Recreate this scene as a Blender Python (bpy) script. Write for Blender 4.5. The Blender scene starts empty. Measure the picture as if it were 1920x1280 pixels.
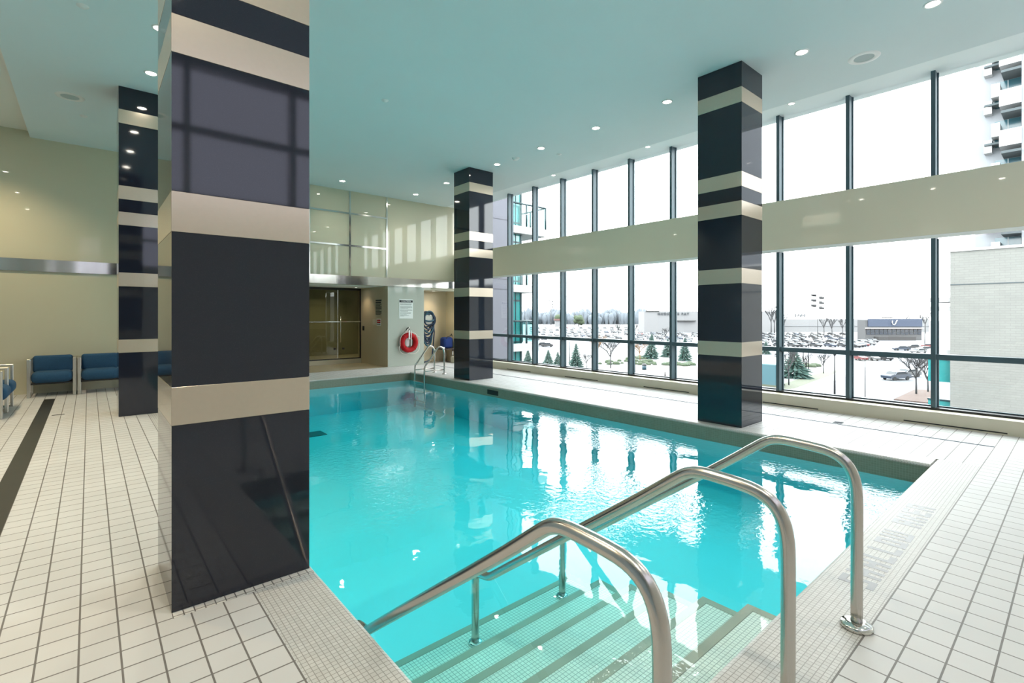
import bpy, bmesh, math, random
from mathutils import Vector, Matrix

random.seed(7)
PI = math.pi
scn = bpy.context.scene
COL = scn.collection

# ---------------------------------------------------------------- camera
YAW, FOC, HOR, EYE = 0.7091, 924.3, 590.0, 1.55
cam_d = bpy.data.cameras.new('camera')
cam = bpy.data.objects.new('camera', cam_d)
COL.objects.link(cam)
cam_d.sensor_width = 36.0
cam_d.lens = FOC / 1920.0 * 36.0
cam_d.shift_y = -(640.0 - HOR) / 1920.0
cam_d.clip_end = 2000
cam.location = (0, 0, EYE)
cam.rotation_euler = (PI / 2, 0, -YAW)
scn.camera = cam

# ---------------------------------------------------------------- light, exposure
SKY = 4.6
LAMP_W = 16.0
scn.view_settings.view_transform = 'Standard'
scn.view_settings.look = 'None'
scn.view_settings.gamma = 1
scn.view_settings.use_curve_mapping = False
scn.view_settings.exposure = 1.15
scn.cycles.max_bounces = 9
scn.cycles.diffuse_bounces = 7
scn.cycles.glossy_bounces = 5
scn.cycles.transmission_bounces = 6
scn.cycles.transparent_max_bounces = 14
scn.cycles.sample_clamp_indirect = 8
scn.cycles.use_denoising = True
scn.cycles.caustics_reflective = False
scn.cycles.caustics_refractive = False

world = bpy.data.worlds.new('world')
scn.world = world
world.use_nodes = True
wn = world.node_tree
bg = wn.nodes['Background']
bg.inputs[0].default_value = (0.96, 0.98, 1.0, 1)
bg.inputs[1].default_value = SKY

sun_d = bpy.data.lights.new('overcast_sun', 'SUN')
sun_d.energy = 1.2
sun_d.angle = math.radians(40)
sun = bpy.data.objects.new('overcast_sun', sun_d)
COL.objects.link(sun)
sun.rotation_euler = (math.radians(38), 0, math.radians(250))

# ---------------------------------------------------------------- helpers
S_, C_ = math.sin(YAW), math.cos(YAW)

def at(u, v, z=-10.0):
    """where the line of sight through a photo pixel meets the level z"""
    a = (u - 960.0) / FOC; b = (HOR - v) / FOC
    t = (z - EYE) / b
    return Vector(((S_ + a * C_) * t, (C_ - a * S_) * t, z))

def wloc(o):
    v = Vector((0, 0, 0))
    while o is not None:
        v += o.location; o = o.parent
    return v

class MB:
    def __init__(s):
        s.bm = bmesh.new()
    def _tag(s, faces, mi):
        for f in faces: f.material_index = mi
    def box(s, x0, x1, y0, y1, z0, z1, mi=0, bev=0.0, seg=1, rot=None, piv=None):
        n0 = len(s.bm.verts)
        vs = [s.bm.verts.new(p) for p in ((x0,y0,z0),(x1,y0,z0),(x1,y1,z0),(x0,y1,z0),(x0,y0,z1),(x1,y0,z1),(x1,y1,z1),(x0,y1,z1))]
        fs = [s.bm.faces.new([vs[i] for i in q]) for q in ((3,2,1,0),(4,5,6,7),(0,1,5,4),(1,2,6,5),(2,3,7,6),(3,0,4,7))]
        s._tag(fs, mi)
        if bev:
            es = list({e for f in fs for e in f.edges})
            r = bmesh.ops.bevel(s.bm, geom=es, offset=bev, segments=seg, affect='EDGES', profile=0.5)
            vs = list({v for f in r['faces'] for v in f.verts} | {v for v in vs if v.is_valid})
        if rot is not None:
            bmesh.ops.rotate(s.bm, verts=vs, cent=piv or ((x0+x1)/2,(y0+y1)/2,(z0+z1)/2), matrix=rot)
        return s
    def poly(s, pts, mi=0):
        f = s.bm.faces.new([s.bm.verts.new(p) for p in pts]); f.material_index = mi
        return s
    def prism(s, pts, d, mi=0):
        """closed outline pts pushed along vector d"""
        d = Vector(d)
        a = [s.bm.verts.new(p) for p in pts]; b = [s.bm.verts.new(Vector(p) + d) for p in pts]
        n = len(a); fs = [s.bm.faces.new(a[::-1]), s.bm.faces.new(b)]
        for i in range(n):
            fs.append(s.bm.faces.new((a[i], a[(i+1) % n], b[(i+1) % n], b[i])))
        s._tag(fs, mi)
        return s
    def tube(s, pts, r, n=10, closed=False, cap=True, mi=0):
        pts = [Vector(p) for p in pts]; m = len(pts)
        rs = r if isinstance(r, (list, tuple)) else [r] * m
        rings = []; up = None
        for i, p in enumerate(pts):
            a = pts[(i-1) % m] if (closed or i > 0) else p
            b = pts[(i+1) % m] if (closed or i < m-1) else p
            t = (b - a)
            t = t.normalized() if t.length > 1e-9 else Vector((0,0,1))
            if up is None:
                up = Vector((0,0,1)) if abs(t.z) < 0.9 else Vector((1,0,0))
            x = up - t * up.dot(t)
            if x.length < 1e-6: x = t.orthogonal()
            x.normalize(); up = x; y = t.cross(x)
            rings.append([s.bm.verts.new(p + (x*math.cos(2*PI*k/n) + y*math.sin(2*PI*k/n)) * rs[i]) for k in range(n)])
        for i in range(m if closed else m-1):
            A, B = rings[i], rings[(i+1) % m]
            for k in range(n):
                f = s.bm.faces.new((A[k], A[(k+1) % n], B[(k+1) % n], B[k])); f.smooth = True; f.material_index = mi
        if cap and not closed:
            for R in (rings[0][::-1], rings[-1]):
                f = s.bm.faces.new(R); f.material_index = mi
        return s
    def lathe(s, prof, c=(0,0,0), n=24, mi=0, smooth=True):
        """prof: (radius, height) pairs turned about a vertical axis at c"""
        c = Vector(c); rings = []
        for r, z in prof:
            if r < 1e-6: rings.append([s.bm.verts.new(c + Vector((0,0,z)))])
            else: rings.append([s.bm.verts.new(c + Vector((r*math.cos(2*PI*k/n), r*math.sin(2*PI*k/n), z))) for k in range(n)])
        for A, B in zip(rings, rings[1:]):
            for k in range(n):
                if len(A) == 1 and len(B) == 1: continue
                if len(A) == 1: q = (A[0], B[k], B[(k+1) % n])
                elif len(B) == 1: q = (A[k], A[(k+1) % n], B[0])
                else: q = (A[k], A[(k+1) % n], B[(k+1) % n], B[k])
                f = s.bm.faces.new(q); f.smooth = smooth; f.material_index = mi
        return s
    def build(s, name, mat, parent=None, origin=None):
        if parent is not None: off = wloc(parent)
        elif origin is not None: off = Vector(origin)
        else: off = Vector((0,0,0))
        bmesh.ops.recalc_face_normals(s.bm, faces=s.bm.faces)
        if off.length: bmesh.ops.translate(s.bm, verts=s.bm.verts, vec=-off)
        me = bpy.data.meshes.new(name); s.bm.to_mesh(me); s.bm.free()
        for m in (mat if isinstance(mat, (list, tuple)) else [mat]): me.materials.append(m)
        o = bpy.data.objects.new(name, me); COL.objects.link(o)
        if parent is not None: o.parent = parent
        elif origin is not None: o.location = origin
        return o

def empty(name, loc=(0,0,0)):
    o = bpy.data.objects.new(name, None); COL.objects.link(o); o.location = loc
    o.empty_display_size = 0.2
    return o
def tag(o, label, cat, group=None, kind=None):
    o['label'] = label; o['category'] = cat
    if group: o['group'] = group
    if kind: o['kind'] = kind
    return o
def struct(o, label=None):
    o['kind'] = 'structure'
    if label: o['label'] = label
    return o
def children(o): return [c for c in COL.objects if c.parent is o]
def copy_tree(o, parent=None):
    kids = children(o)
    c = o.copy(); COL.objects.link(c); c.parent = parent
    for ch in kids: copy_tree(ch, c)
    return c
def text_mesh(name, txt, size, mat, loc, rot, parent=None, ext=0.001, space=1.0, align='CENTER', sx=1.0, bold=0.0):
    cu = bpy.data.curves.new(name, 'FONT'); cu.body = txt; cu.size = size; cu.extrude = ext
    cu.align_x = align; cu.align_y = 'CENTER'; cu.space_character = space; cu.offset = bold
    t = bpy.data.objects.new(name, cu); COL.objects.link(t)
    bpy.context.view_layer.update()
    me = bpy.data.meshes.new_from_object(t.evaluated_get(bpy.context.evaluated_depsgraph_get()))
    bpy.data.objects.remove(t); bpy.data.curves.remove(cu)
    me.name = name; me.materials.clear(); me.materials.append(mat)
    M = Matrix.Translation(Vector(loc) - (wloc(parent) if parent else Vector((0,0,0)))) @ rot.to_4x4() @ Matrix.Diagonal((sx,1,1,1))
    me.transform(M)
    o = bpy.data.objects.new(name, me); COL.objects.link(o)
    if parent: o.parent = parent
    return o

# ---------------------------------------------------------------- materials
def mat(name, col, rough=0.5, metal=0.0, spec=0.5, coat=0.0, emit=None, es=0.0, coat_rough=0.03):
    m = bpy.data.materials.new(name); m.use_nodes = True
    b = m.node_tree.nodes['Principled BSDF']
    b.inputs['Base Color'].default_value = (*col, 1)
    b.inputs['Roughness'].default_value = rough
    b.inputs['Metallic'].default_value = metal
    b.inputs['Specular IOR Level'].default_value = spec
    b.inputs['Coat Weight'].default_value = coat
    b.inputs['Coat Roughness'].default_value = coat_rough
    if emit:
        b.inputs['Emission Color'].default_value = (*emit, 1)
        b.inputs['Emission Strength'].default_value = es
    return m
def nodes(m):
    nt = m.node_tree
    return nt, nt.nodes, nt.links, nt.nodes['Principled BSDF']
def noisy(m, scale=8.0, amount=0.06, bump=0.0, detail=3.0, bscale=None, stretch=None):
    """gentle procedural variation of the base colour and a bump"""
    nt, N, L, b = nodes(m)
    tc = N.new('ShaderNodeTexCoord'); no = N.new('ShaderNodeTexNoise')
    no.inputs['Scale'].default_value = scale; no.inputs['Detail'].default_value = detail
    src = tc.outputs['Object']
    if stretch:
        mp = N.new('ShaderNodeMapping'); mp.inputs['Scale'].default_value = stretch
        L.new(src, mp.inputs['Vector']); src = mp.outputs['Vector']
    L.new(src, no.inputs['Vector'])
    c = b.inputs['Base Color'].default_value[:]
    mx = N.new('ShaderNodeMix'); mx.data_type = 'RGBA'
    mx.inputs['A'].default_value = (*[max(0, k*(1-amount)) for k in c[:3]], 1)
    mx.inputs['B'].default_value = (*[min(1, k*(1+amount)) for k in c[:3]], 1)
    L.new(no.outputs['Fac'], mx.inputs['Factor'])
    L.new(mx.outputs['Result'], b.inputs['Base Color'])
    if bump:
        bu = N.new('ShaderNodeBump'); bu.inputs['Strength'].default_value = bump; bu.inputs['Distance'].default_value = 0.01
        n2 = no
        if bscale:
            n2 = N.new('ShaderNodeTexNoise'); n2.inputs['Scale'].default_value = bscale; L.new(src, n2.inputs['Vector'])
        L.new(n2.outputs['Fac'], bu.inputs['Height']); L.new(bu.outputs['Normal'], b.inputs['Normal'])
    return m

def tiles(name, c1, c2, grout, w, h, mortar, rough=0.3, spec=0.5, off=(0,0), bump=0.15, walls=False, offset=0.0, gfade=None, gspread=0.6, coat=0.0):
    m = mat(name, c1, rough, spec=spec, coat=coat)
    nt, N, L, b = nodes(m)
    tc = N.new('ShaderNodeTexCoord'); br = N.new('ShaderNodeTexBrick')
    br.offset = offset; br.squash = 1.0
    br.inputs['Color1'].default_value = (*c1, 1); br.inputs['Color2'].default_value = (*c2, 1)
    br.inputs['Mortar'].default_value = (*grout, 1)
    br.inputs['Scale'].default_value = 1.0
    br.inputs['Mortar Size'].default_value = mortar
    br.inputs['Mortar Smooth'].default_value = 0.1
    br.inputs['Brick Width'].default_value = w; br.inputs['Row Height'].default_value = h
    src = tc.outputs['Object']
    if walls:
        ge = N.new('ShaderNodeNewGeometry'); sn = N.new('ShaderNodeSeparateXYZ'); L.new(ge.outputs['True Normal'], sn.inputs[0])
        ab = N.new('ShaderNodeMath'); ab.operation = 'ABSOLUTE'; L.new(sn.outputs['Z'], ab.inputs[0])
        gt = N.new('ShaderNodeMath'); gt.operation = 'GREATER_THAN'; gt.inputs[1].default_value = 0.5; L.new(ab.outputs[0], gt.inputs[0])
        sp = N.new('ShaderNodeSeparateXYZ'); L.new(src, sp.inputs[0])
        ad = N.new('ShaderNodeMath'); ad.operation = 'ADD'; L.new(sp.outputs['X'], ad.inputs[0]); L.new(sp.outputs['Y'], ad.inputs[1])
        cv = N.new('ShaderNodeCombineXYZ'); L.new(ad.outputs[0], cv.inputs[0]); L.new(sp.outputs['Z'], cv.inputs[1])
        mv = N.new('ShaderNodeMix'); mv.data_type = 'VECTOR'
        L.new(gt.outputs[0], mv.inputs['Factor']); L.new(cv.outputs[0], mv.inputs['A']); L.new(src, mv.inputs['B'])
        src = mv.outputs['Result']
    mp = N.new('ShaderNodeMapping'); mp.inputs['Location'].default_value = (off[0], off[1], 0)
    L.new(src, mp.inputs['Vector']); L.new(mp.outputs['Vector'], br.inputs['Vector'])
    col = br.outputs['Color']
    # worn, uneven grout and faintly clouded tiles
    no = N.new('ShaderNodeTexNoise'); no.inputs['Scale'].default_value = 1.3; no.inputs['Detail'].default_value = 4
    L.new(tc.outputs['Object'], no.inputs['Vector'])
    rp = N.new('ShaderNodeMapRange'); rp.inputs['From Min'].default_value = 0.3; rp.inputs['From Max'].default_value = 0.7
    rp.inputs['To Min'].default_value = 0.95; rp.inputs['To Max'].default_value = 1.03
    L.new(no.outputs['Fac'], rp.inputs['Value'])
    mu = N.new('ShaderNodeVectorMath'); mu.operation = 'SCALE'; L.new(col, mu.inputs[0]); L.new(rp.outputs['Result'], mu.inputs['Scale'])
    L.new(mu.outputs['Vector'], b.inputs['Base Color'])
    if bump:
        bu = N.new('ShaderNodeBump'); bu.inputs['Strength'].default_value = bump; bu.inputs['Distance'].default_value = 0.003; bu.invert = True
        L.new(br.outputs['Fac'], bu.inputs['Height']); L.new(bu.outputs['Normal'], b.inputs['Normal'])
    return m

M = {}
M['floor_tile'] = tiles('deck_tile', (0.57,0.57,0.56), (0.60,0.60,0.59), (0.17,0.16,0.15), 0.1464, 0.1464, 0.0042, rough=0.48, spec=0.22, off=(-0.4035,0.032))
M['mosaic'] = tiles('coping_mosaic', (0.53,0.525,0.50), (0.59,0.585,0.56), (0.30,0.29,0.27), 0.0255, 0.0255, 0.0018, rough=0.45, walls=True, bump=0.05, spec=0.3)
M['mosaic_khaki'] = tiles('waterline_mosaic', (0.25,0.225,0.165), (0.28,0.255,0.19), (0.38,0.35,0.27), 0.0255, 0.0255, 0.0012, rough=0.4, walls=True, bump=0.05)
M['nosing'] = mat('step_nosing_tile', (0.42,0.39,0.31), 0.6)
M['step_mosaic'] = tiles('step_mosaic', (0.84,0.84,0.76), (0.90,0.90,0.82), (0.34,0.36,0.32), 0.0255, 0.0255, 0.0016, rough=0.5, walls=True, bump=0.0)
M['pool_lining'] = noisy(mat('pool_lining', (0.36,0.80,0.86), 0.6), 2.0, 0.03)
M['text_tile'] = tiles('lettering_tile', (0.15,0.15,0.155), (0.19,0.19,0.195), (0.17,0.17,0.17), 0.0255, 0.0255, 0.0016, rough=0.4, bump=0)
M['ceiling'] = noisy(mat('ceiling_paint_pool_bounce', (0.69,0.77,0.78), 0.85), 1.2, 0.02)  # teal bounce from the pool is mixed into the paint colour
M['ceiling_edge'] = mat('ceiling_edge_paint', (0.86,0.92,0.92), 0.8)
M['ceiling_warm'] = mat('raised_ceiling_paint', (0.80,0.76,0.68), 0.8)
M['wall_glass'] = mat('backpainted_glass', (0.56,0.53,0.38), 0.5, coat=0.6, coat_rough=0.02)
M['wall_light'] = mat('light_wall_panel', (0.43,0.47,0.40), 0.5, coat=0.6, coat_rough=0.05)
M['wall_tan'] = mat('tan_wall_panel', (0.50,0.42,0.29), 0.5, coat=0.5, coat_rough=0.08)
M['band'] = mat('spandrel_panel', (0.68,0.62,0.48), 0.5, coat=1.0, coat_rough=0.03)
M['curb'] = noisy(mat('curb_stone', (0.60,0.565,0.45), 0.45), 5, 0.04)
M['chrome'] = mat('polished_steel', (0.72,0.72,0.68), 0.13, 1.0)
M['tube_steel'] = mat('brushed_tube_steel', (0.60,0.56,0.52), 0.24, 1.0)
M['frame_steel'] = noisy(mat('brushed_chair_steel', (0.55,0.54,0.50), 0.32, 1.0), 30, 0.08)
M['mullion'] = mat('mullion_paint', (0.055,0.095,0.115), 0.4, 0.1)
M['black'] = mat('black_trim', (0.012,0.012,0.014), 0.4)
M['slot'] = mat('drain_slot', (0.03,0.03,0.032), 0.5)
M['white'] = mat('white_plastic', (0.82,0.82,0.80), 0.4)
M['offwhite'] = mat('sign_board', (0.78,0.83,0.80), 0.4)
M['ink'] = mat('sign_ink', (0.02,0.025,0.03), 0.6)
M['ink_grey'] = mat('sign_ink_grey', (0.24,0.29,0.27), 0.6)
M['red'] = noisy(mat('lifebuoy_red', (0.42,0.006,0.010), 0.6, spec=0.25), 12, 0.1)
M['rope'] = mat('white_rope', (0.78,0.76,0.70), 0.8)
M['blue_fabric'] = noisy(mat('blue_chair_fabric', (0.014,0.070,0.150), 0.85), 60, 0.25, 0.3, bscale=220)
M['blue_bag'] = mat('blue_bag_fabric', (0.008,0.035,0.19), 0.8)
M['navy'] = mat('navy_hose', (0.012,0.03,0.07), 0.35)
M['teal_hose'] = mat('teal_hose', (0.02,0.09,0.13), 0.35)
M['lamp'] = mat('lamp_lens', (1,1,1), 0.5, emit=(1.0,0.93,0.80), es=30.0)
M['grille'] = mat('speaker_grille', (0.46,0.52,0.52), 0.6)
M['dark_tile'] = noisy(mat('black_strip_tile', (0.022,0.021,0.018), 0.35), 3, 0.5)
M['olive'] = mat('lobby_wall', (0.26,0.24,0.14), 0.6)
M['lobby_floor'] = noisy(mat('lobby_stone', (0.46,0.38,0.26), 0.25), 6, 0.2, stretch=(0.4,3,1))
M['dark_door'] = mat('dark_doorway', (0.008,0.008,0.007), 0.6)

def granite():
    m = mat('black_granite', (0.016,0.019,0.030), 0.05, spec=0.6)
    nt, N, L, b = nodes(m)
    tc = N.new('ShaderNodeTexCoord'); v = N.new('ShaderNodeTexVoronoi'); v.inputs['Scale'].default_value = 260
    L.new(tc.outputs['Object'], v.inputs['Vector'])
    r = N.new('ShaderNodeValToRGB'); r.color_ramp.elements[0].position = 0.0; r.color_ramp.elements[0].color = (0.10,0.10,0.12,1)
    r.color_ramp.elements[1].position = 0.16; r.color_ramp.elements[1].color = (0.014,0.017,0.028,1)
    L.new(v.outputs['Distance'], r.inputs['Fac']); L.new(r.outputs['Color'], b.inputs['Base Color'])
    return m
M['granite'] = granite()
M['bandmetal'] = noisy(mat('champagne_band', (0.60,0.505,0.40), 0.24, 0.55, coat=0.15), 40, 0.03)

def pane(name, tint, refl_ior=1.5):
    """thin clear sheet: lets light through, mirrors by Fresnel"""
    m = bpy.data.materials.new(name); m.use_nodes = True
    nt = m.node_tree; N = nt.nodes; L = nt.links; N.clear()
    out = N.new('ShaderNodeOutputMaterial'); mix = N.new('ShaderNodeMixShader'); tr = N.new('ShaderNodeBsdfTransparent')
    gl = N.new('ShaderNodeBsdfGlossy'); gl.inputs['Roughness'].default_value = 0.0
    fr = N.new('ShaderNodeFresnel'); ge = N.new('ShaderNodeNewGeometry'); mi = N.new('ShaderNodeMix')   # same mirror strength from both sides of the sheet
    mi.inputs['A'].default_value = refl_ior; mi.inputs['B'].default_value = 1.0 / refl_ior
    L.new(ge.outputs['Backfacing'], mi.inputs['Factor']); L.new(mi.outputs['Result'], fr.inputs['IOR'])
    tr.inputs['Color'].default_value = (*tint, 1)
    L.new(fr.outputs[0], mix.inputs[0]); L.new(tr.outputs[0], mix.inputs[1]); L.new(gl.outputs[0], mix.inputs[2])
    L.new(mix.outputs[0], out.inputs['Surface'])
    return m
M['glass'] = pane('window_glass', (0.96,0.985,0.98), 1.35)
M['glass_door'] = pane('door_glass', (0.60,0.64,0.58), 1.45)
M['teal_glass'] = pane('teal_railing_glass', (0.80,0.95,0.95), 1.3)

def water():
    m = pane('pool_water', (1,1,1), 1.50)
    nt = m.node_tree; N = nt.nodes; L = nt.links
    gl = [n for n in N if n.type == 'BSDF_GLOSSY'][0]; fr = [n for n in N if n.type == 'FRESNEL'][0]
    out = [n for n in N if n.type == 'OUTPUT_MATERIAL'][0]
    gl.inputs['Roughness'].default_value = 0.015
    tc = N.new('ShaderNodeTexCoord')
    n1 = N.new('ShaderNodeTexNoise'); n1.inputs['Scale'].default_value = 3.2; n1.inputs['Detail'].default_value = 2.0
    n2 = N.new('ShaderNodeTexNoise'); n2.inputs['Scale'].default_value = 19.0; n2.inputs['Detail'].default_value = 2.0
    mk = N.new('ShaderNodeTexNoise'); mk.inputs['Scale'].default_value = 0.55; mk.inputs['Detail'].default_value = 1.0
    for n in (n1, n2, mk): L.new(tc.outputs['Object'], n.inputs['Vector'])
    mr = N.new('ShaderNodeMapRange'); mr.inputs['From Min'].default_value = 0.50; mr.inputs['From Max'].default_value = 0.62
    mr.inputs['To Min'].default_value = 0.06; mr.inputs['To Max'].default_value = 2.2
    L.new(mk.outputs['Fac'], mr.inputs['Value'])
    mu = N.new('ShaderNodeMath'); mu.operation = 'MULTIPLY'; L.new(n2.outputs['Fac'], mu.inputs[0]); L.new(mr.outputs['Result'], mu.inputs[1])
    ad = N.new('ShaderNodeMath'); ad.operation = 'ADD'; L.new(n1.outputs['Fac'], ad.inputs[0]); L.new(mu.outputs[0], ad.inputs[1])
    bu = N.new('ShaderNodeBump'); bu.inputs['Strength'].default_value = 1.0; bu.inputs['Distance'].default_value = 0.0026
    L.new(ad.outputs[0], bu.inputs['Height'])
    L.new(bu.outputs['Normal'], gl.inputs['Normal']); L.new(bu.outputs['Normal'], fr.inputs['Normal'])
    va = N.new('ShaderNodeVolumeAbsorption'); va.inputs['Color'].default_value = (0.12,0.94,0.975,1); va.inputs['Density'].default_value = 0.88
    L.new(va.outputs[0], out.inputs['Volume'])
    return m
M['water'] = water()

# exterior
M['ground'] = noisy(mat('pale_ground', (0.14,0.14,0.14), 0.9), 0.06, 0.12)
M['asphalt'] = noisy(mat('asphalt', (0.082,0.085,0.094), 0.9), 0.2, 0.08)
M['pavement'] = mat('pavement', (0.13,0.125,0.12), 0.9)
M['grass'] = noisy(mat('winter_grass', (0.062,0.068,0.045), 0.9), 0.4, 0.25)
M['mulch'] = noisy(mat('mulch_bed', (0.055,0.032,0.024), 0.9), 2, 0.3)
M['bark'] = mat('bark', (0.014,0.014,0.016), 0.9)
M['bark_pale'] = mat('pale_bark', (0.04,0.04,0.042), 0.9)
M['amber_twig'] = mat('amber_twigs', (0.13,0.065,0.022), 0.9)
M['conifer'] = noisy(mat('conifer_needles', (0.016,0.0416,0.0336), 0.9), 6, 0.5)
M['shrub'] = noisy(mat('shrub_leaves', (0.028,0.042,0.02), 0.9), 2, 0.5)
M['treeline'] = noisy(mat('bare_treeline', (0.0855,0.0988,0.114), 1.0), 0.25, 0.4)  # distance haze is put into this paler, bluish tree colour
M['brick_white'] = tiles('white_brick', (0.122,0.122,0.114), (0.132,0.132,0.123), (0.105,0.105,0.097), 0.24, 0.080, 0.006, rough=0.85, walls=True, offset=0.5, bump=0.05)
M['tower_wall'] = mat('tower_concrete', (0.17,0.178,0.19), 0.9)
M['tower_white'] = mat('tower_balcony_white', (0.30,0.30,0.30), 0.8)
M['tower_grey'] = mat('recess_shade_and_joint', (0.042,0.052,0.056), 0.9)  # balcony recess shade painted as grey; the brick joint line shares it
M['tower_glass'] = mat('tower_teal_glazing', (0.01,0.05,0.065), 0.15, spec=0.8)
M['wing_wall'] = mat('wing_panel', (0.0972,0.09855,0.1188), 0.8)
M['wing_joint'] = mat('wing_joint', (0.045,0.045,0.055), 0.8)
M['teal_glazing'] = mat('teal_glazing', (0.02,0.15,0.15), 0.1, spec=0.8)
M['teal_frame'] = mat('teal_frame', (0.004,0.022,0.028), 0.4)
M['mall'] = mat('mall_wall', (0.1462,0.1462,0.1496), 0.9)
M['mall_dark'] = mat('mall_trim', (0.03,0.03,0.03), 0.8)
M['rest_blue'] = mat('restaurant_sign_band', (0.0192,0.0288,0.0544), 0.6)
M['rest_wall'] = mat('restaurant_wall', (0.056,0.056,0.0576), 0.8)
M['rest_glass'] = mat('restaurant_glazing', (0.006,0.01,0.02), 0.2)
M['orange'] = mat('orange_trim', (0.1,0.04,0.01), 0.6)
M['pole'] = mat('lamp_post_paint', (0.006,0.006,0.007), 0.5)
M['pole_pale'] = mat('pale_pole', (0.04,0.04,0.04), 0.6)
M['tyre'] = mat('tyre_rubber', (0.01,0.01,0.01), 0.8)
M['car_glass'] = mat('car_glass', (0.015,0.02,0.025), 0.1)
M['bin'] = mat('teal_bin_plastic', (0.006,0.03,0.045), 0.5)
CARC = {'dark grey': (0.012,0.012,0.014), 'silver': (0.05,0.052,0.056), 'white': (0.11,0.11,0.11), 'black': (0.004,0.004,0.005), 'blue': (0.010,0.018,0.035), 'red': (0.09,0.008,0.008)}
for k, c in CARC.items(): M['car_' + k] = mat('car_paint_' + k.replace(' ', '_'), c, 0.35, coat=0.5)

# ================================================================ SETTING
PX0, PX1, PY0, PY1 = 1.05, 6.61, 1.055, 11.96     # pool opening
BX0, BX1, BY0, BY1 = 0.704, 6.93, 0.704, 12.30    # outer edge of the mosaic border
WX, BACK, CEIL = 9.165, 13.49, 5.03
WATER = -0.20

# floor: tiled deck around the pool border
m = MB()
m.box(-2.3, BX0, -1.7, BACK, -0.25, 0)
m.box(BX0, BX1, -1.7, BY0, -0.25, 0)
m.box(BX0, BX1, BY1, BACK, -0.25, 0)
m.box(BX1, 9.4, -1.7, BACK, -0.25, 0)
struct(m.build('floor', M['floor_tile']))
# mosaic border with rounded nose over the water
m = MB()
def border(m, x0, x1, y0, y1, side):
    r = 0.035
    arc = [(-r + r*math.sin(a), -r + r*math.cos(a)) for a in [i*PI/2/5 for i in range(6)]]   # (out, z)
    prof = [(0, -0.10)] + [(o, z) for o, z in arc[::-1]]
    if side == 'near': pts = [(x0, y1 + o, z) for o, z in prof] + [(x0, y0, 0), (x0, y0, -0.10)]; m.prism(pts, (x1-x0, 0, 0))
    if side == 'far':  pts = [(x0, y0 - o, z) for o, z in prof] + [(x0, y1, 0), (x0, y1, -0.10)]; m.prism(pts, (x1-x0, 0, 0))
    if side == 'left': pts = [(x1 + o, y0, z) for o, z in prof] + [(x0, y0, 0), (x0, y0, -0.10)]; m.prism(pts, (0, y1-y0, 0))
    if side == 'right': pts = [(x0 - o, y0, z) for o, z in prof] + [(x1, y0, 0), (x1, y0, -0.10)]; m.prism(pts, (0, y1-y0, 0))
border(m, BX0, BX1, BY0, PY0, 'near'); border(m, BX0, BX1, PY1, BY1, 'far')
border(m, BX0, PX0, PY0, PY1, 'left'); border(m, PX1, BX1, PY0, PY1, 'right')
trim = struct(m.build('trim_1', M['mosaic']), 'white mosaic border around the pool edge')
# thin row of small tiles round the foot of the near column is part of the border
m = MB(); m.box(0.325, 1.03, 3.035, 3.092, -0.01, 0.0015)
m.build('trim_2', tiles('column_foot_tile', (0.66,0.64,0.60), (0.72,0.70,0.66), (0.15,0.14,0.13), 0.048, 0.07, 0.003, off=(0.01,0.03)))
struct(COL.objects['trim_2'], 'row of small tiles along the foot of the near column')

# lettering set into the border tiles: pixel letters, read from the deck
GL = {'S': ['111','100','111','001','111'], 'H': ['101','101','111','101','101'], 'A': ['111','101','111','101','101'],
      'L': ['100','100','100','100','111'], 'O': ['111','101','101','101','111'], 'W': ['10101','10101','10101','10101','11111'],
      'R': ['111','101','110','101','101'], 'E': ['111','100','111','100','111'], ' ': ['0','0','0','0','0']}
m = MB(); x = 3.34
for ch in 'SHALLOW AREA':
    g = GL[ch]; wd = len(g[0]); cw = 0.036 if ch != 'W' else 0.030
    for r_, row in enumerate(g):
        for c_, b_ in enumerate(row):
            if b_ == '1': m.box(x + c_*cw, x + (c_+1)*cw, 0.955 - (r_+1)*0.035, 0.955 - r_*0.035, -0.002, 0.0008)
    x += wd*cw + (0.042 if ch != ' ' else 0.10)
struct(m.build('trim_3', M['text_tile']), 'grey SHALLOW AREA lettering set in the mosaic border')

# floor strips and drains
m = MB(); m.box(-0.625, -0.475, -1.2, 12.43, -0.004, 0.0015)
struct(m.build('trim_4', M['dark_tile']), 'black tile strip set in the left deck')
m = MB(); m.box(8.035, 8.08, 0.704, 13.2, -0.01, 0.0015)
drain_mat = noisy(mat('linear_drain', (0.05,0.07,0.09), 0.8, spec=0.1), 1.1, 0.8)
struct(m.build('trim_5', drain_mat), 'long narrow drain in the deck by the windows')

# walls
m = MB()
NX0, NX1, NZ, NY = 7.945, 9.165, 2.32, 14.12      # niche
RX0, RX1, RZ = 3.3, 6.719, 2.405                  # entrance recess
m.box(-2.3, RX0, BACK, BACK+0.2, 0, 5.6)
m.box(RX0, RX1, BACK, BACK+0.2, RZ, 5.6)
m.box(RX1, 9.40, BACK, BACK+0.2, 2.32, 5.6)
struct(m.build('wall_back', M['wall_glass']), 'glossy beige glass clad end wall')
m = MB(); m.box(RX1+0.005, NX0, BACK-0.004, BACK+0.2, 0, 2.40)
struct(m.build('wall_back_pier', M['wall_light']), 'pale grey green pier between entrance and niche')
m = MB(); m.box(RX1+0.001, RX1+0.03, BACK+0.001, 15.6, 0, RZ)
struct(m.build('wall_entrance_side', M['wall_tan']), 'tan side wall of the entrance recess')
m = MB(); m.box(RX0-0.03, RX0, BACK+0.2, 15.6, 0, RZ)
struct(m.build('wall_entrance_left', M['wall_tan']))
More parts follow.
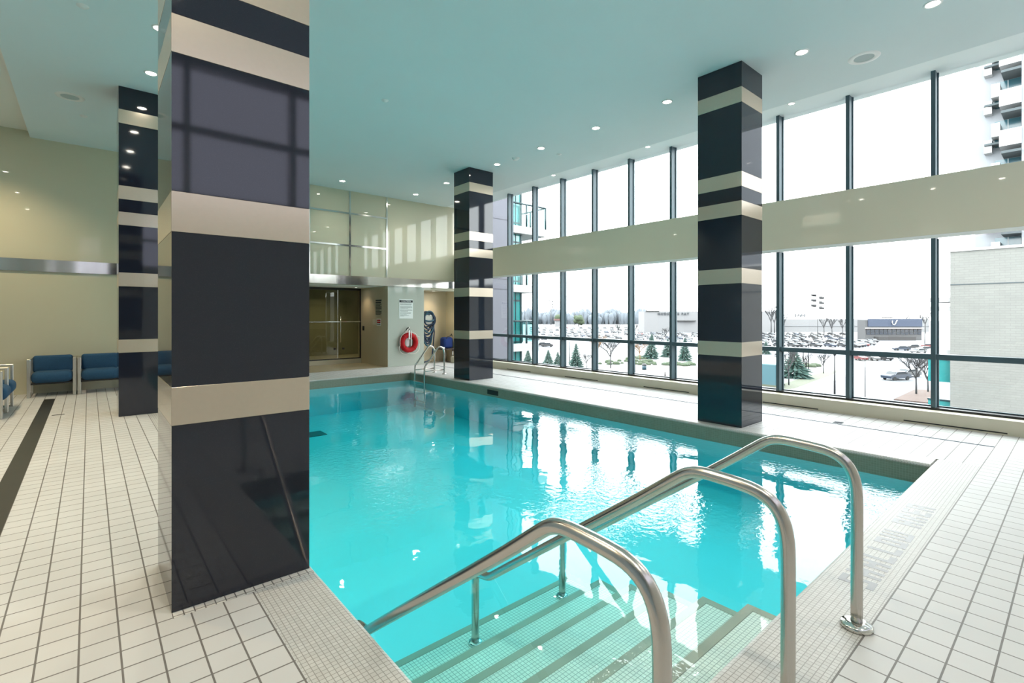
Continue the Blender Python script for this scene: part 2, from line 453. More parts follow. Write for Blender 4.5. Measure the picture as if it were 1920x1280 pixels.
m = MB(); m.box(NX0, 9.4, NY, NY+0.1, 0, NZ); m.box(NX0-0.1, NX0-0.001, BACK+0.2, NY+0.1, 0, NZ); m.box(NX1, 9.4, BACK+0.001, NY, 0, NZ)
struct(m.build('wall_niche', mat('niche_wall', (0.62,0.53,0.36), 0.6, coat=0.3)), 'warm beige niche wall')
m = MB(); m.box(NX0-0.1, 9.4, BACK+0.2, NY+0.1, NZ, NZ+0.1)
struct(m.build('ceiling_niche', M['ceiling_warm']))
m = MB(); m.box(NX0-0.1, 9.4, BACK, NY+0.1, -0.25, 0); 
struct(m.build('floor_niche', M['floor_tile']))
m = MB(); m.box(-2.5, -2.3, -1.7, BACK+0.2, -0.25, 5.8)
struct(m.build('wall_left', mat('left_wall_panel', (0.24,0.32,0.38), 0.5, coat=0.6)))

# near wall behind the camera: beige below, strip of windows above
m = MB()
m.box(-2.3, 9.4, -1.9, -1.7, -0.25, 3.2)
m.box(-2.3, 9.4, -1.9, -1.7, 4.95, 5.8)
m.box(-2.3, -0.4, -1.9, -1.7, 3.2, 4.95)
for k in range(8): 
    xx = -0.4 + k*1.37
    m.box(xx, xx+0.07, -1.9, -1.7, 3.2, 4.95)
m.box(-0.4, 9.4, -1.86, -1.74, 4.05, 4.13)
struct(m.build('wall_near', mat('near_wall_paint', (0.62,0.58,0.54), 0.5, coat=0.5)))

# ceilings
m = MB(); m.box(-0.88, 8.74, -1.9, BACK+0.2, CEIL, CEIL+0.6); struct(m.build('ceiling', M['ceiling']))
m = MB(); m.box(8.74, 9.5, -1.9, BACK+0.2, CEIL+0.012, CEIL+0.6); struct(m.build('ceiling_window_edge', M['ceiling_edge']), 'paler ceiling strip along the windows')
m = MB(); m.box(-2.5, -0.88, -1.9, BACK+0.2, CEIL+0.12, CEIL+0.6); struct(m.build('ceiling_raised', M['ceiling_warm']), 'slightly raised warm ceiling along the left wall')
m = MB(); m.box(RX0-0.03, RX1+0.03, BACK+0.2, 15.7, RZ, RZ+0.1); struct(m.build('ceiling_entrance', M['ceiling_edge']))

# entrance recess floor, step, lobby
m = MB(); m.box(RX0-0.1, RX1+0.1, BACK, 19.2, -0.25, -0.001); struct(m.build('floor_entrance', M['lobby_floor']))
m = MB(); m.box(RX0, RX1, 15.36, 15.6, 0, 0.14); struct(m.build('trim_6', mat('threshold_stone', (0.55,0.50,0.38), 0.4)), 'pale stone threshold under the glass doors')
m = MB(); m.box(1.5, 10.0, 19.0, 19.2, -0.25, 3.2); m.box(1.4, 1.5, 15.6, 19.2, -0.25, 3.2); m.box(10.0, 10.1, 15.6, 19.2, -0.25, 3.2)
m.box(RX1+0.03, 10.0, 15.55, 15.65, 0, 3.2); m.box(1.5, RX0-0.03, 15.55, 15.65, 0, 3.2); m.box(1.5, 10, 15.55, 19.2, 3.1, 3.2)
struct(m.build('wall_lobby', M['olive']), 'olive lobby wall behind the glass doors')
m = MB(); m.box(1.5, 10.0, 15.6, 19.2, -0.25, -0.002); struct(m.build('floor_lobby', M['lobby_floor']))
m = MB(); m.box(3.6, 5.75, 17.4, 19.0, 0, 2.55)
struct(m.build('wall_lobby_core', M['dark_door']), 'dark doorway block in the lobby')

# polished band and strips on the back wall
m = MB(); m.box(-2.3, WX, BACK-0.028, BACK-0.001, 2.405, 2.645)
m.build('trim_7', noisy(mat('polished_band_steel', (0.66,0.65,0.60), 0.14, 1.0), 1.6, 0.3, 1.0, detail=0.5, stretch=(1.6,1,0.1)))
struct(COL.objects['trim_7'], 'wavy polished steel band across the end wall')
m = MB()
for xx in (4.45, 5.566, 6.69): m.box(xx-0.022, xx+0.022, BACK-0.016, BACK-0.001, 2.645, CEIL)
for zz in (3.495, 4.40): m.box(3.3, 6.69, BACK-0.014, BACK-0.001, zz-0.022, zz+0.022)
struct(m.build('trim_8', M['chrome']), 'polished steel grid over the entrance')

# window wall ------------------------------------------------------
struct_n = [9]
def trimname():
    n = 'trim_%d' % struct_n[0]; struct_n[0] += 1; return n
MULL = [1.430 + 1.0485*k for k in range(-3, 12)]
for y in MULL:
    m = MB(); m.box(WX, WX+0.19, y-0.0265, y+0.0265, 0.2, CEIL+0.02)
    struct(m.build(trimname(), M['mullion']))
m = MB(); m.box(WX-0.004, WX+0.20, -1.7, BACK, 2.695, 3.54)
struct(m.build('wall_window_band', M['band']), 'glossy beige band between the upper and lower windows')
m = MB(); m.box(WX-0.006, WX+0.02, -1.7, BACK, 2.645, 2.694)
struct(m.build(trimname(), M['white']))
m = MB(); m.box(WX+0.02, WX+0.15, -1.7, BACK, 0.909, 0.985)
struct(m.build(trimname(), M['mullion']), 'dark horizontal rail across the lower windows')
m = MB(); m.box(WX-0.01, WX+0.19, -1.7, BACK, 0.192, 0.222)
struct(m.build(trimname(), M['black']), 'black sill line under the windows')
m = MB(); m.box(8.945, 9.40, -1.7, BACK, 0.0, 0.192)
struct(m.build('wall_window_curb', M['curb']), 'low beige curb under the windows')
m = MB(); m.box(9.22, 9.40, -1.9, BACK+0.2, -10, 0); struct(m.build('wall_window_outer', M['wing_wall']))
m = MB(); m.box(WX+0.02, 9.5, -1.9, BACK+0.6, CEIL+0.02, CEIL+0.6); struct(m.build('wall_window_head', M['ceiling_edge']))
for i, (y0, y1) in enumerate(((0.661,1.724),(2.824,3.688),(5.089,6.13),(7.373,8.418),(9.664,10.651))):
    m = MB(); m.box(8.9425, 8.95, y0, y1, 0.018, 0.034)
    o = m.build('vent_slot', M['black'], origin=(8.945, y0, 0.018))
    tag(o, ['black heater slot at the foot of the curb, nearest the right edge of the photo','black heater slot in the curb just right of the second window column','black heater slot in the curb between the two far columns, nearest of three','black heater slot in the curb, middle one between the two far columns','black heater slot in the curb beside the farthest column by the windows'][i], 'vent', 'heater slots in the window curb')
wi = 1
for lev, (z0, z1) in enumerate(((0.222, 2.645), (3.54, CEIL+0.012))):
    for k in range(len(MULL)-1):
        y0, y1 = MULL[k]+0.0265, MULL[k+1]-0.0265
        m = MB(); t = 0.016
        X0, X1 = WX+0.13, WX+0.17
        m.box(X0, X1, y0, y0+t, z0, z1); m.box(X0, X1, y1-t, y1, z0, z1)
        m.box(X0, X1, y0+t, y1-t, z0, z0+t)
        w = struct(m.build('window_%d' % wi, M['mullion'], origin=(WX+0.15, y0, z0)), ('lower' if lev == 0 else 'upper') + ' window bay'); wi += 1
        g = MB(); g.box(WX+0.147, WX+0.153, y0+t, y1-t, z0+t, z1); g.build('window_pane', M['glass'], w)
m = MB(); m.box(-0.33, 9.3, -1.82, -1.815, 3.2, 4.95); m.build('window_%d' % wi, pane('tinted_glass', (0.42,0.42,0.46), 1.4)); struct(COL.objects['window_%d' % wi])

# ================================================================ POOL
pool = empty('swimming_pool', ((PX0+PX1)/2, (PY0+PY1)/2, -0.85))
tag(pool, 'rectangular indoor swimming pool with khaki mosaic waterline set in the tiled deck', 'swimming pool')
m = MB(); ZB = -0.85
m.box(PX0-0.2, PX1+0.2, PY0-0.2, PY1+0.2, ZB-0.15, ZB)
m.box(PX0-0.2, PX0, PY0-0.2, PY1+0.2, ZB, -0.22); m.box(PX1, PX1+0.2, PY0-0.2, PY1+0.2, ZB, -0.22)
m.box(PX0, PX1, PY0-0.2, PY0, ZB, -0.22); m.box(PX0, PX1, PY1, PY1+0.2, ZB, -0.22)
m.build('pool_lining', M['pool_lining'], pool)
m = MB()
m.box(PX0-0.2, PX0, PY0-0.2, PY1+0.2, -0.22, -0.10); m.box(PX1, PX1+0.2, PY0-0.2, PY1+0.2, -0.22, -0.10)
m.box(PX0, PX1, PY0-0.2, PY0, -0.22, -0.10); m.box(PX0, PX1, PY1, PY1+0.2, -0.22, -0.10)
for q in ((PX1-0.003, PX1, PY0, PY1), (PX0, PX0+0.003, PY0, PY1), (PX0, PX1, PY1-0.003, PY1), (PX0, PX1, PY0, PY0+0.003)):
    m.box(q[0], q[1], q[2], q[3], -0.20, -0.03)
m.build('waterline_tiles', M['mosaic_khaki'], pool)
m = MB(); m.box(PX1-0.012, PX1-0.002, 8.15, 8.52, -0.175, -0.075); m.build('skimmer_opening', M['black'], pool)
m = MB(); m.box(3.2, 3.62, 9.9, 10.3, ZB, ZB+0.012); m.build('floor_drain', mat('drain_teal', (0.02,0.16,0.18), 0.5), pool)
# entry steps: treads run along X and go down away from the deck
SY = [1.06, 1.41, 1.715, 2.01, 2.31, 2.62, 2.94]; SZ = [-0.30,-0.385,-0.465,-0.545,-0.635,-0.72]; XE = 3.2
for i in range(6):
    m = MB(); m.box(PX0, XE, SY[i], SY[i+1], ZB, SZ[i]-0.002)
    st = m.build('entry_step', M['step_mosaic'], pool)
    m = MB(); m.box(PX0, XE+0.004, SY[i+1]-0.052, SY[i+1]+0.004, SZ[i]-0.05, SZ[i]); m.box(XE-0.052, XE+0.004, SY[i], SY[i+1]-0.052, SZ[i]-0.05, SZ[i])
    m.build('step_nosing', M['nosing'], st)
m = MB(); m.box(PX0-0.004, PX1+0.004, PY0-0.004, PY1+0.004, ZB-0.02, WATER)
w = m.build('pool_water', M['water'])
tag(w, 'clear turquoise pool water reflecting the tall windows', 'water', kind='stuff')

# ================================================================ COLUMNS
BANDS = ((0.972,1.172),(1.985,2.195),(2.92,3.12),(3.315,3.52),(4.47,4.68))
def column(x0, x1, y0, y1, label):
    t = empty('column', ((x0+x1)/2, (y0+y1)/2, 0)); tag(t, label, 'column', 'granite columns around the pool')
    m = MB(); z = 0.0
    for a, b in list(BANDS) + [(CEIL, CEIL)]:
        m.box(x0, x1, y0, y1, z+0.002, a-0.002); z = b
    m.box(x0+0.006, x1-0.006, y0+0.006, y1-0.006, 0.0, CEIL-0.001)
    m.build('granite_cladding', M['granite'], t)
    for a, b in BANDS:
        m = MB(); m.box(x0-0.001, x1+0.001, y0-0.001, y1+0.001, a, b, bev=0.001); m.build('metal_band', M['bandmetal'], t)
    return t
column(0.325, 1.022, 3.095, 3.755, 'huge black granite column with champagne bands in the left foreground')
column(6.775, 7.43, 3.072, 3.712, 'black banded column at the right pool edge before the windows')
column(6.792, 7.50, 9.46, 10.10, 'smaller black banded column at the far right pool edge near the ladder')
column(0.340, 1.03, 9.565, 10.22, 'dark banded column behind the foreground column beside the blue armchairs')

# ================================================================ HANDRAILS
PROF = [(0.744,0.0),(0.742,0.45),(0.742,0.64),(0.746,0.70),(0.758,0.755),(0.782,0.80),(0.820,0.832),(0.870,0.850),(0.94,0.858),(1.02,0.862),(1.085,0.864),(1.135,0.857),
        (1.175,0.840),(1.23,0.80),(1.35,0.708),(1.52,0.583),(1.85,0.345),(2.15,0.127),(2.42,-0.07),(2.535,-0.155),(2.58,-0.188),(2.62,-0.205),(2.67,-0.213),(2.715,-0.222),(2.742,-0.243),(2.752,-0.275),(2.752,-0.40),(2.752,-0.722)]
def smooth(pts, it=1):
    for _ in range(it):
        q = [pts[0]]
        for a, b in zip(pts, pts[1:]):
            a, b = Vector(a), Vector(b)
            q += [a*0.75+b*0.25, a*0.25+b*0.75]
        q.append(pts[-1]); pts = [Vector(p) for p in q]
    return pts
for X, lab in ((1.167, 'stainless pool step handrail nearest the granite column, leftmost of three'), (2.027, 'middle one of the three stainless pool step handrails'), (2.893, 'stainless handrail with its round foot plate in full view, rightmost of three')):
    t = empty('pool_handrail', (X, 0.744, 0)); tag(t, lab, 'handrail', 'handrails over the pool steps')
    MB().tube(smooth([(X, y, z) for y, z in PROF], 1), 0.0262, 18).build('rail_tube', M['tube_steel'], t)
    m = MB(); m.lathe([(0.0262,0.03),(0.034,0.030),(0.062,0.024),(0.070,0.016),(0.0705,0.0),(0.0,0.0)], (X, 0.744, 0.001), 28); m.build('foot_flange', M['chrome'], t)
    m = MB(); m.lathe([(0.0262,0.02),(0.045,0.016),(0.05,0.0),(0.0,0.0)], (X, 2.752, -0.72), 20); m.build('lower_flange', M['chrome'], t)

# pool ladder at the far end
t = empty('pool_ladder', (7.045, 11.17, 0)); tag(t, 'stainless steel pool ladder with two curved rails at the far right corner', 'ladder')
for y in (11.413, 10.93):
    p = [(7.045,y,0),(7.045,y,0.50),(7.04,y,0.60),(7.0,y,0.68),(6.93,y,0.725),(6.86,y,0.705),(6.79,y,0.63),(6.55,y,0.33),(6.475,y,0.25),(6.455,y,0.19),(6.455,y,0.0),(6.455,y,-0.84)]
    MB().tube(smooth(p, 2), 0.0215, 12).build('side_rail', M['tube_steel'], t)
    MB().tube([(7.045,y,0.12),(6.455,y,0.115)], 0.015, 10).build('cross_brace', M['tube_steel'], t)
    MB().lathe([(0.0215,0.025),(0.05,0.018),(0.055,0),(0,0)], (7.045,y,0.001), 18).build('foot_flange', M['chrome'], t)
for z in (-0.17, -0.42, -0.67):
    MB().box(6.41, 6.50, 10.93, 11.413, z-0.015, z+0.012, bev=0.006, seg=2).build('tread', M['tube_steel'], t)

# ================================================================ CEILING FITTINGS
def lamp(x, y, z, w, col, name='downlight'):
    d = bpy.data.lights.new(name + '_light', 'SPOT'); d.energy = w; d.color = col; d.spot_size = math.radians(120); d.spot_blend = 0.8; d.shadow_soft_size = 0.05
    o = bpy.data.objects.new(name + '_light', d); COL.objects.link(o); o.location = (x, y, z)
    return o
dl_proto = None
def downlight(x, y, label, r=0.085, z=CEIL, w=LAMP_W, col=(1,0.90,0.74), group='round recessed ceiling downlights'):
    t = empty('downlight', (x, y, z)); tag(t, label, 'ceiling light', group)
    MB().lathe([(r*0.72,-0.002),(r*0.78,-0.010),(r,-0.008),(r*1.02,0.0)], (x,y,z), 28).build('trim_ring', M['white'], t)
    MB().lathe([(0,-0.004),(r*0.74,-0.004)], (x,y,z), 24).build('lens', M['lamp'], t)
    lamp(x, y, z-0.03, w, col)
order = ['at the top edge of the photo', 'second from the camera', 'third from the camera', 'fourth from the camera', 'fifth from the camera', 'just right of the far column', 'just left of the far column', 'last, near the end wall']
for (y, o_) in zip((1.119,2.456,4.46,5.952,7.418,8.882,11.003,12.627), order):
    downlight(7.165, y, 'recessed downlight in the long right row, ' + o_)
downlight(4.998, 12.597, 'recessed downlight over the pool end, alone above the entrance')
downlight(0.676, 8.775, 'recessed downlight just left of the foreground column, lower of two')
downlight(0.654, 7.331, 'recessed downlight half hidden by the foreground column, upper of two')
for y, o_ in ((5.88,'third'),(4.42,'fourth'),(2.75,'fifth'),(1.4,'sixth'),(-0.2,'seventh')):
    downlight(0.665, y, 'recessed downlight in the left row, %s from the far end, above the left deck' % o_, w=55)
downlight(4.0, -0.6, 'added unseen downlight above the deck behind the step handrails', w=70)  # made-up lamp, added to brighten the near deck
downlight(7.165, -0.35, 'recessed downlight in the long right row, beyond the top edge of the photo', w=30)
for y, l in ((3.174, 'small downlight beside the windows right of the near right column'), (5.934, 'small downlight beside the windows left of the near right column'), (8.676, 'small downlight beside the windows, farthest of three')):
    downlight(8.81, y, l, r=0.055, z=CEIL+0.012, w=LAMP_W*0.5)
downlight(8.45, 13.75, 'warm downlight in the niche above the coiled hose', r=0.06, z=NZ, w=9, col=(1,0.82,0.55))
downlight(6.35, 14.9, 'downlight in the entrance recess ceiling before the glass doors', r=0.055, z=RZ, w=8, col=(1,0.82,0.55))
downlight(5.0, 17.0, 'added unseen downlight brightening the lobby behind the glass doors', r=0.055, z=3.1, w=100, col=(1,0.85,0.6))  # added fill lamp, no fitting known here; lifts the dark lobby
downlight(6.6, 17.6, 'second added unseen lobby downlight, to the right behind the glass doors', r=0.055, z=3.1, w=100, col=(1,0.85,0.6))  # second added fill lamp for the lobby
for x, y, o_ in ((-1.6, 12.0, 'nearest the end wall'), (-1.6, 9.3, 'second from the end wall'), (-1.6, 6.5, 'third from the end wall'), (-1.6, 3.5, 'nearest the camera')):
    downlight(x, y, 'downlight in the raised left ceiling past the photo edge, ' + o_, z=CEIL+0.12, w=150, col=(1,0.80,0.52), group='downlights in the raised left ceiling')
for x, y, l in ((7.962,1.962,'round white ceiling speaker at the upper right'), (-0.232,10.562,'round white ceiling speaker above the blue armchairs')):
    t = empty('ceiling_speaker', (x, y, CEIL)); tag(t, l, 'speaker')
    MB().lathe([(0.115,-0.006),(0.125,-0.012),(0.175,-0.010),(0.185,0)], (x,y,CEIL), 36).build('bezel', M['white'], t)
    MB().lathe([(0,-0.004),(0.117,-0.004)], (x,y,CEIL), 36).build('grille', M['grille'], t)
for x, y, l in ((-0.055,7.367,'small round sprinkler cover at the top left of the ceiling'), (-0.071,11.423,'small round sprinkler cover left of the dark banded column'), (3.646,7.414,'small sprinkler cover in the middle of the ceiling'), (7.731,7.448,'small sprinkler cover right of the row of downlights')):
    tag(MB().lathe([(0,-0.022),(0.035,-0.022),(0.04,-0.010),(0.055,-0.008),(0.058,0)], (x,y,CEIL), 24).build('sprinkler_cover', M['white'], origin=(x,y,CEIL)), l, 'sprinkler', 'ceiling sprinkler covers')
t = MB().lathe([(0,-0.05),(0.05,-0.048),(0.065,-0.03),(0.07,-0.012),(0.085,-0.010),(0.088,0)], (7.187,8.249,CEIL), 24).build('smoke_detector', M['white'], origin=(7.187,8.249,CEIL))
tag(t, 'white smoke detector between downlights near the far right column', 'smoke detector')

# ================================================================ ARMCHAIRS
def armchair(loc, rz, label):
    """0.79 wide along x, faces -y, front at y=0"""
    t = empty('armchair', (0,0,0)); tag(t, label, 'armchair', 'blue armchairs with flat steel arm frames')
    for x0 in (0.0, 0.64):
        m = MB(); w = 0.05; d = 0.62; h = 0.715; th = 0.028
        m.box(x0, x0+w, 0, th*1.3, 0, h, bev=0.004); m.box(x0, x0+w, d-th*1.3, d, 0, h, bev=0.004)
        m.box(x0, x0+w, th, d-th, h-th, h, bev=0.004); m.box(x0, x0+w, th, d-th, 0, th, bev=0.004)
        m.build('arm_frame', M['frame_steel'], t)
    m = MB(); m.box(0.05, 0.64, 0.03, 0.58, 0.235, 0.262); m.build('seat_base', M['black'], t)
    m = MB(); m.box(0.054, 0.636, -0.045, 0.50, 0.262, 0.47, bev=0.085, seg=5)
    o = m.build('seat_cushion', M['blue_fabric'], t)
    m = MB(); m.box(0.054, 0.636, 0.40, 0.56, 0.43, 0.755, bev=0.05, seg=4, rot=Matrix.Rotation(math.radians(-6), 3, 'X'))
    o2 = m.build('back_cushion', M['blue_fabric'], t)
    for q in (o, o2):
        for p in q.data.polygons: p.use_smooth = True
    t.location = loc; t.rotation_euler = (0,0,rz)
    return t
armchair((-0.88, 12.80, 0), 0, 'blue armchair with steel arms against the end wall beside the black strip')
armchair((-0.172, 12.80, 0), 0, 'blue armchair against the end wall, half hidden by the dark banded column')
armchair((-0.975, 11.20, 0), PI/2, 'blue armchair at the left edge of the photo, facing the pool, farther of two')
armchair((-0.975, 10.46, 0), PI/2, 'blue armchair cut by the left edge of the photo, nearer of two')
m = MB(); m.box(-0.437,-0.29,10.36,10.40,0,0.003)
tag(m.build('floor_drain', M['slot'], origin=(-0.36,10.38,0)), 'short black drain slot in the deck beside the black strip', 'drain')
m = MB(); m.box(8.115,8.245,2.27,2.38,0,0.003)
tag(m.build('floor_grille', noisy(mat('grille_steel',(0.06,0.07,0.08),0.8,spec=0.1),60,0.4), origin=(8.18,2.32,0)), 'small square steel floor grille beside the drain by the windows', 'drain')

# ================================================================ BACK WALL FITTINGS
RX90 = Matrix.Rotation(PI/2, 3, 'X')
def notice(x0, x1, z0, z1, yw, label, head=None):
    t = empty('notice_sign', ((x0+x1)/2, yw, z0)); tag(t, label, 'sign')
    MB().box(x0, x1, yw-0.008, yw-0.0005, z0, z1, bev=0.002).build('board', M['offwhite'], t)
    h = z1-z0; w = x1-x0
    MB().box(x0+0.02*w, x1-0.02*w, yw-0.0095, yw-0.008, z1-0.155*h, z1-0.035*h).build('header_bar', M['ink'], t)
    text_mesh('header_text', head, 0.105*h, M['offwhite'], ((x0+x1)/2, yw-0.0097, z1-0.095*h), RX90, t, 0.0005, sx=1.15)
    m = MB(); zz = z1-0.21*h
    rows = [1,1,.9,0,1,.95,1,.6,0,1,1,.7,0,1,.9,0,.5,.8,.4]
    for r_ in rows:
        if r_:
            x = x0+0.08*w
            while x < x0+0.08*w + 0.84*w*r_ - 0.02:
                l = random.uniform(0.015, 0.05); m.box(x, min(x+l, x1-0.06*w), yw-0.0092, yw-0.008, zz-0.012, zz); x += l+0.008
        zz -= 0.036*h
    m.build('small_print', M['ink_grey'], t)
    return t
notice(7.086, 7.555, 1.435, 2.016, BACK-0.004, 'white pool notice with black header on the pier above the lifebuoy', 'CAUTION')
# notices on the entrance side wall (plane x = 6.719)
t = empty('notice_sign', (RX1, 14.1, 1.52)); tag(t, 'clear notice with dark bold lines on the tan entrance side wall', 'sign')
MB().box(RX1-0.005, RX1+0.0005, 13.87, 14.31, 1.49, 2.04).build('board', mat('tinted_notice', (0.40,0.36,0.26), 0.3), t)
m = MB(); zz = 2.01
for h_, r_ in ((.045,1),(.045,.9),(.02,1),(.02,.8),(.03,1),(.03,1),(.02,.7),(.025,1),(.025,1),(.02,.85)):
    MB().box(RX1-0.0065, RX1-0.005, 14.29-0.40*r_, 14.29, zz-h_, zz).build('print_line', M['ink'], t); zz -= h_+0.02
t = empty('notice_sign', (RX1, 14.05, 1.237)); tag(t, 'small red and black notice under the larger one on the tan side wall', 'sign')
MB().box(RX1-0.005, RX1+0.0005, 13.94, 14.22, 1.22, 1.43).build('board', M['offwhite'], t)
for z in (1.36, 1.30): MB().box(RX1-0.0065, RX1-0.005, 13.96, 14.20, z, z+0.045).build('red_line', M['red'], t)
MB().box(RX1-0.0065, RX1-0.005, 13.96, 14.20, 1.25, 1.275).build('small_print', M['ink'], t)
tag(MB().box(RX1-0.006, RX1+0.0005, 14.30, 14.50, 1.24, 1.415).build('notice_sign', mat('plain_plate', (0.52,0.46,0.36), 0.4), origin=(RX1,14.4,1.24)), 'small plain plate left of the red notice on the tan side wall', 'sign')
t = empty('card_reader', (RX1, 15.17, 1.12)); tag(t, 'small black card reader on the tan wall beside the glass doors', 'card reader')
MB().box(RX1-0.03, RX1+0.0005, 15.12, 15.22, 1.05, 1.19, bev=0.006).build('body', M['black'], t)
MB().box(RX1-0.032, RX1-0.03, 15.155, 15.175, 1.15, 1.165).build('status_light', M['ink_grey'], t)

# glass doors
t = empty('glass_door_wall', ((RX0+RX1)/2, 15.4, 0.14)); tag(t, 'dark glazed entrance doors with a horizontal rail in the recess', 'door')
m = MB(); y0, y1 = 15.38, 15.42
m.box(RX0, RX1, y0, y1, 2.33, RZ); m.box(RX0, RX1, y0, y1, 0.14, 0.175); m.box(RX1-0.03, RX1, y0, y1, 0.14, 2.33); m.box(RX0, RX0+0.03, y0, y1, 0.14, 2.33)
m.build('door_frame', M['black'], t)
for a, b in ((RX0+0.03, 4.60), (4.61, 5.955), (5.965, RX1-0.03)):
    MB().box(a, b, 15.397, 15.403, 0.175, 2.33).build('door_glass', M['glass_door'], t)
MB().box(RX0+0.03, RX1-0.03, 15.36, 15.395, 1.315, 1.345).build('horizontal_rail', M['chrome'], t)
MB().box(5.953, 5.967, 15.392, 15.408, 0.175, 2.33).build('door_edge', M['chrome'], t)
h = MB(); h.tube([(6.03,15.34,0.68),(6.03,15.34,1.50)], 0.014, 10).build('pull_handle', M['chrome'], t)
for xx in (5.861, 6.14): MB().box(xx-0.035, xx+0.035, 15.39, 15.41, 0.45, 0.51).build('glass_clamp', M['black'], t)

# lifebuoy
cx, cz = 7.365, 0.71
t = empty('lifebuoy', (cx, BACK-0.09, cz-0.30)); tag(t, 'red ring lifebuoy with white rope hanging on the pale pier', 'lifebuoy')
yy = BACK-0.105
MB().tube([(cx+0.228*math.cos(2*PI*k/40), yy, cz+0.228*math.sin(2*PI*k/40)) for k in range(40)], 0.078, 14, closed=True).build('ring', M['red'], t)
m = MB(); pts = []
for k in range(73):
    a = PI*0.5 + 2*PI*k/72; sag = 0.0; frac = (k % 18)/18.0; sag = 0.075*math.sin(frac*PI)
    rr = 0.31 + sag*(1.2 if PI*1.1 < a-0.0 < PI*1.95+0.6 else 0.3)
    pts.append((cx+rr*math.cos(a), yy-0.03, cz+rr*math.sin(a)))
m.tube(pts, 0.008, 6); m.tube([(cx-0.2,yy-0.06,cz+0.29),(cx-0.05,yy-0.08,cz+0.42),(cx+0.02,yy-0.02,cz+0.47)], 0.009, 6)
m.build('grab_rope', M['rope'], t)
for a in (0.0, PI*0.5, PI, PI*1.5):
    m = MB()
    c = Vector((cx+0.228*math.cos(a+PI/4), yy, cz+0.228*math.sin(a+PI/4))); rad = Vector((math.cos(a+PI/4),0,math.sin(a+PI/4)))
    m.tube([c+rad*0.08*math.cos(q)+Vector((0,0.08*math.sin(q),0)) for q in [2*PI*k/16 for k in range(16)]], 0.010, 6, closed=True)
    m.build('rope_loop', M['red'], t)
t = empty('lifebuoy_bracket', (cx, BACK, cz)); tag(t, 'white strap bracket with a black hook holding the lifebuoy', 'bracket')
m = MB(); m.box(cx-0.055, cx+0.055, BACK-0.018, BACK-0.004, cz-0.12, cz+0.40, bev=0.003); m.box(cx+0.02, cx+0.045, BACK-0.19, BACK-0.17, cz-0.10, cz+0.36, bev=0.003); m.box(cx+0.02, cx+0.045, BACK-0.18, BACK-0.01, cz+0.345, cz+0.365)
m.box(cx-0.05, cx-0.01, BACK-0.19, BACK-0.175, cz+0.1, cz+0.38, bev=0.003)
m.build('strap', M['white'], t)
MB().tube([(cx-0.05,BACK-0.03,cz+0.36),(cx-0.04,BACK-0.05,cz+0.42),(cx,BACK-0.06,cz+0.45),(cx+0.04,BACK-0.05,cz+0.42),(cx+0.045,BACK-0.03,cz+0.36)], 0.013, 8).build('hook', M['black'], t)

# coiled hose on its hanger in the niche
hx, hy = 8.24, 13.86
t = empty('coiled_hose', (hx, hy, 0.56)); tag(t, 'navy pool hose hung in long loops in the warm lit niche', 'hose')
rnd = random.Random(3)
for i in range(13):
    top = 1.50 + 0.010*i; bot = 0.56 + 0.066*i + rnd.uniform(-.02,.02); wdt = 0.215 + rnd.uniform(-0.03,0.03)
    yy = hy - 0.10 + 0.015*i*(1 if i % 2 else -1)*0.6
    pts = []
    for k in range(40):
        a = 2*PI*k/40; x = hx + wdt*math.cos(a)*(1.0 if math.sin(a) < 0 else 0.95) + 0.01*math.sin(3*a+i)
        zc = (top - 0.18); z = zc + (0.22*math.sin(a) if math.sin(a) > 0 else (zc-bot)*math.sin(a))
        pts.append((x, yy + 0.02*math.cos(2*a+i), z))
    MB().tube(pts, 0.026, 8, closed=True).build('hose_loop', M['navy'] if i % 3 else M['teal_hose'], t)
MB().tube([(8.47,13.78,1.25),(8.50,13.78,1.0),(8.47,13.76,0.8),(8.44,13.76,0.5),(8.40,13.76,0.14),(8.2,13.75,0.06),(8.05,13.72,0.04)], 0.021, 8).build('hose_tail', M['navy'], t)
t = empty('hose_hanger', (hx, NY, 1.3)); tag(t, 'square steel hose hanger plate framed by the navy loops', 'hanger')
MB().box(hx-0.13, hx+0.13, hy-0.17, hy-0.155, 1.27, 1.52, bev=0.006).build('plate', mat('hanger_plate', (0.42,0.42,0.36), 0.35, 0.6), t)
MB().tube([(hx-0.13,hy-0.175,1.27),(hx-0.13,hy-0.175,1.50),(hx-0.09,hy-0.175,1.535),(hx+0.09,hy-0.175,1.535),(hx+0.13,hy-0.175,1.50),(hx+0.13,hy-0.175,1.27)], 0.012, 8, closed=True).build('wire_frame', M['chrome'], t)
MB().box(hx-0.03, hx+0.03, hy-0.16, NY, 1.38, 1.42).build('bracket_arm', M['chrome'], t)

# bench with a blue bag in the niche corner
t = empty('wall_bench', (8.95, 13.8, 0)); tag(t, 'narrow dark topped bench in the niche beside the far right column', 'bench')
MB().box(8.70, 9.16, 13.52, 14.05, 0.415, 0.45, bev=0.004).build('bench_top', mat('bench_top', (0.05,0.03,0.03), 0.5), t)
for xx in (9.08,): 
    for yy in (13.58, 13.98): MB().tube([(xx,yy,0),(xx,yy,0.415)], 0.016, 8).build('leg', M['chrome'], t)
for yy in (13.58, 13.98): MB().tube([(8.76,yy,0),(8.76,yy,0.415)], 0.012, 8).build('leg', M['wall_tan'], t)
t = empty('duffel_bag', (8.95, 13.75, 0.45)); tag(t, 'bright blue bag with a dark handle lying on the niche bench', 'bag')
m = MB(); m.box(8.765, 9.13, 13.60, 13.90, 0.451, 0.815, bev=0.08, seg=4); o = m.build('bag_body', M['blue_bag'], t)
for p in o.data.polygons: p.use_smooth = True
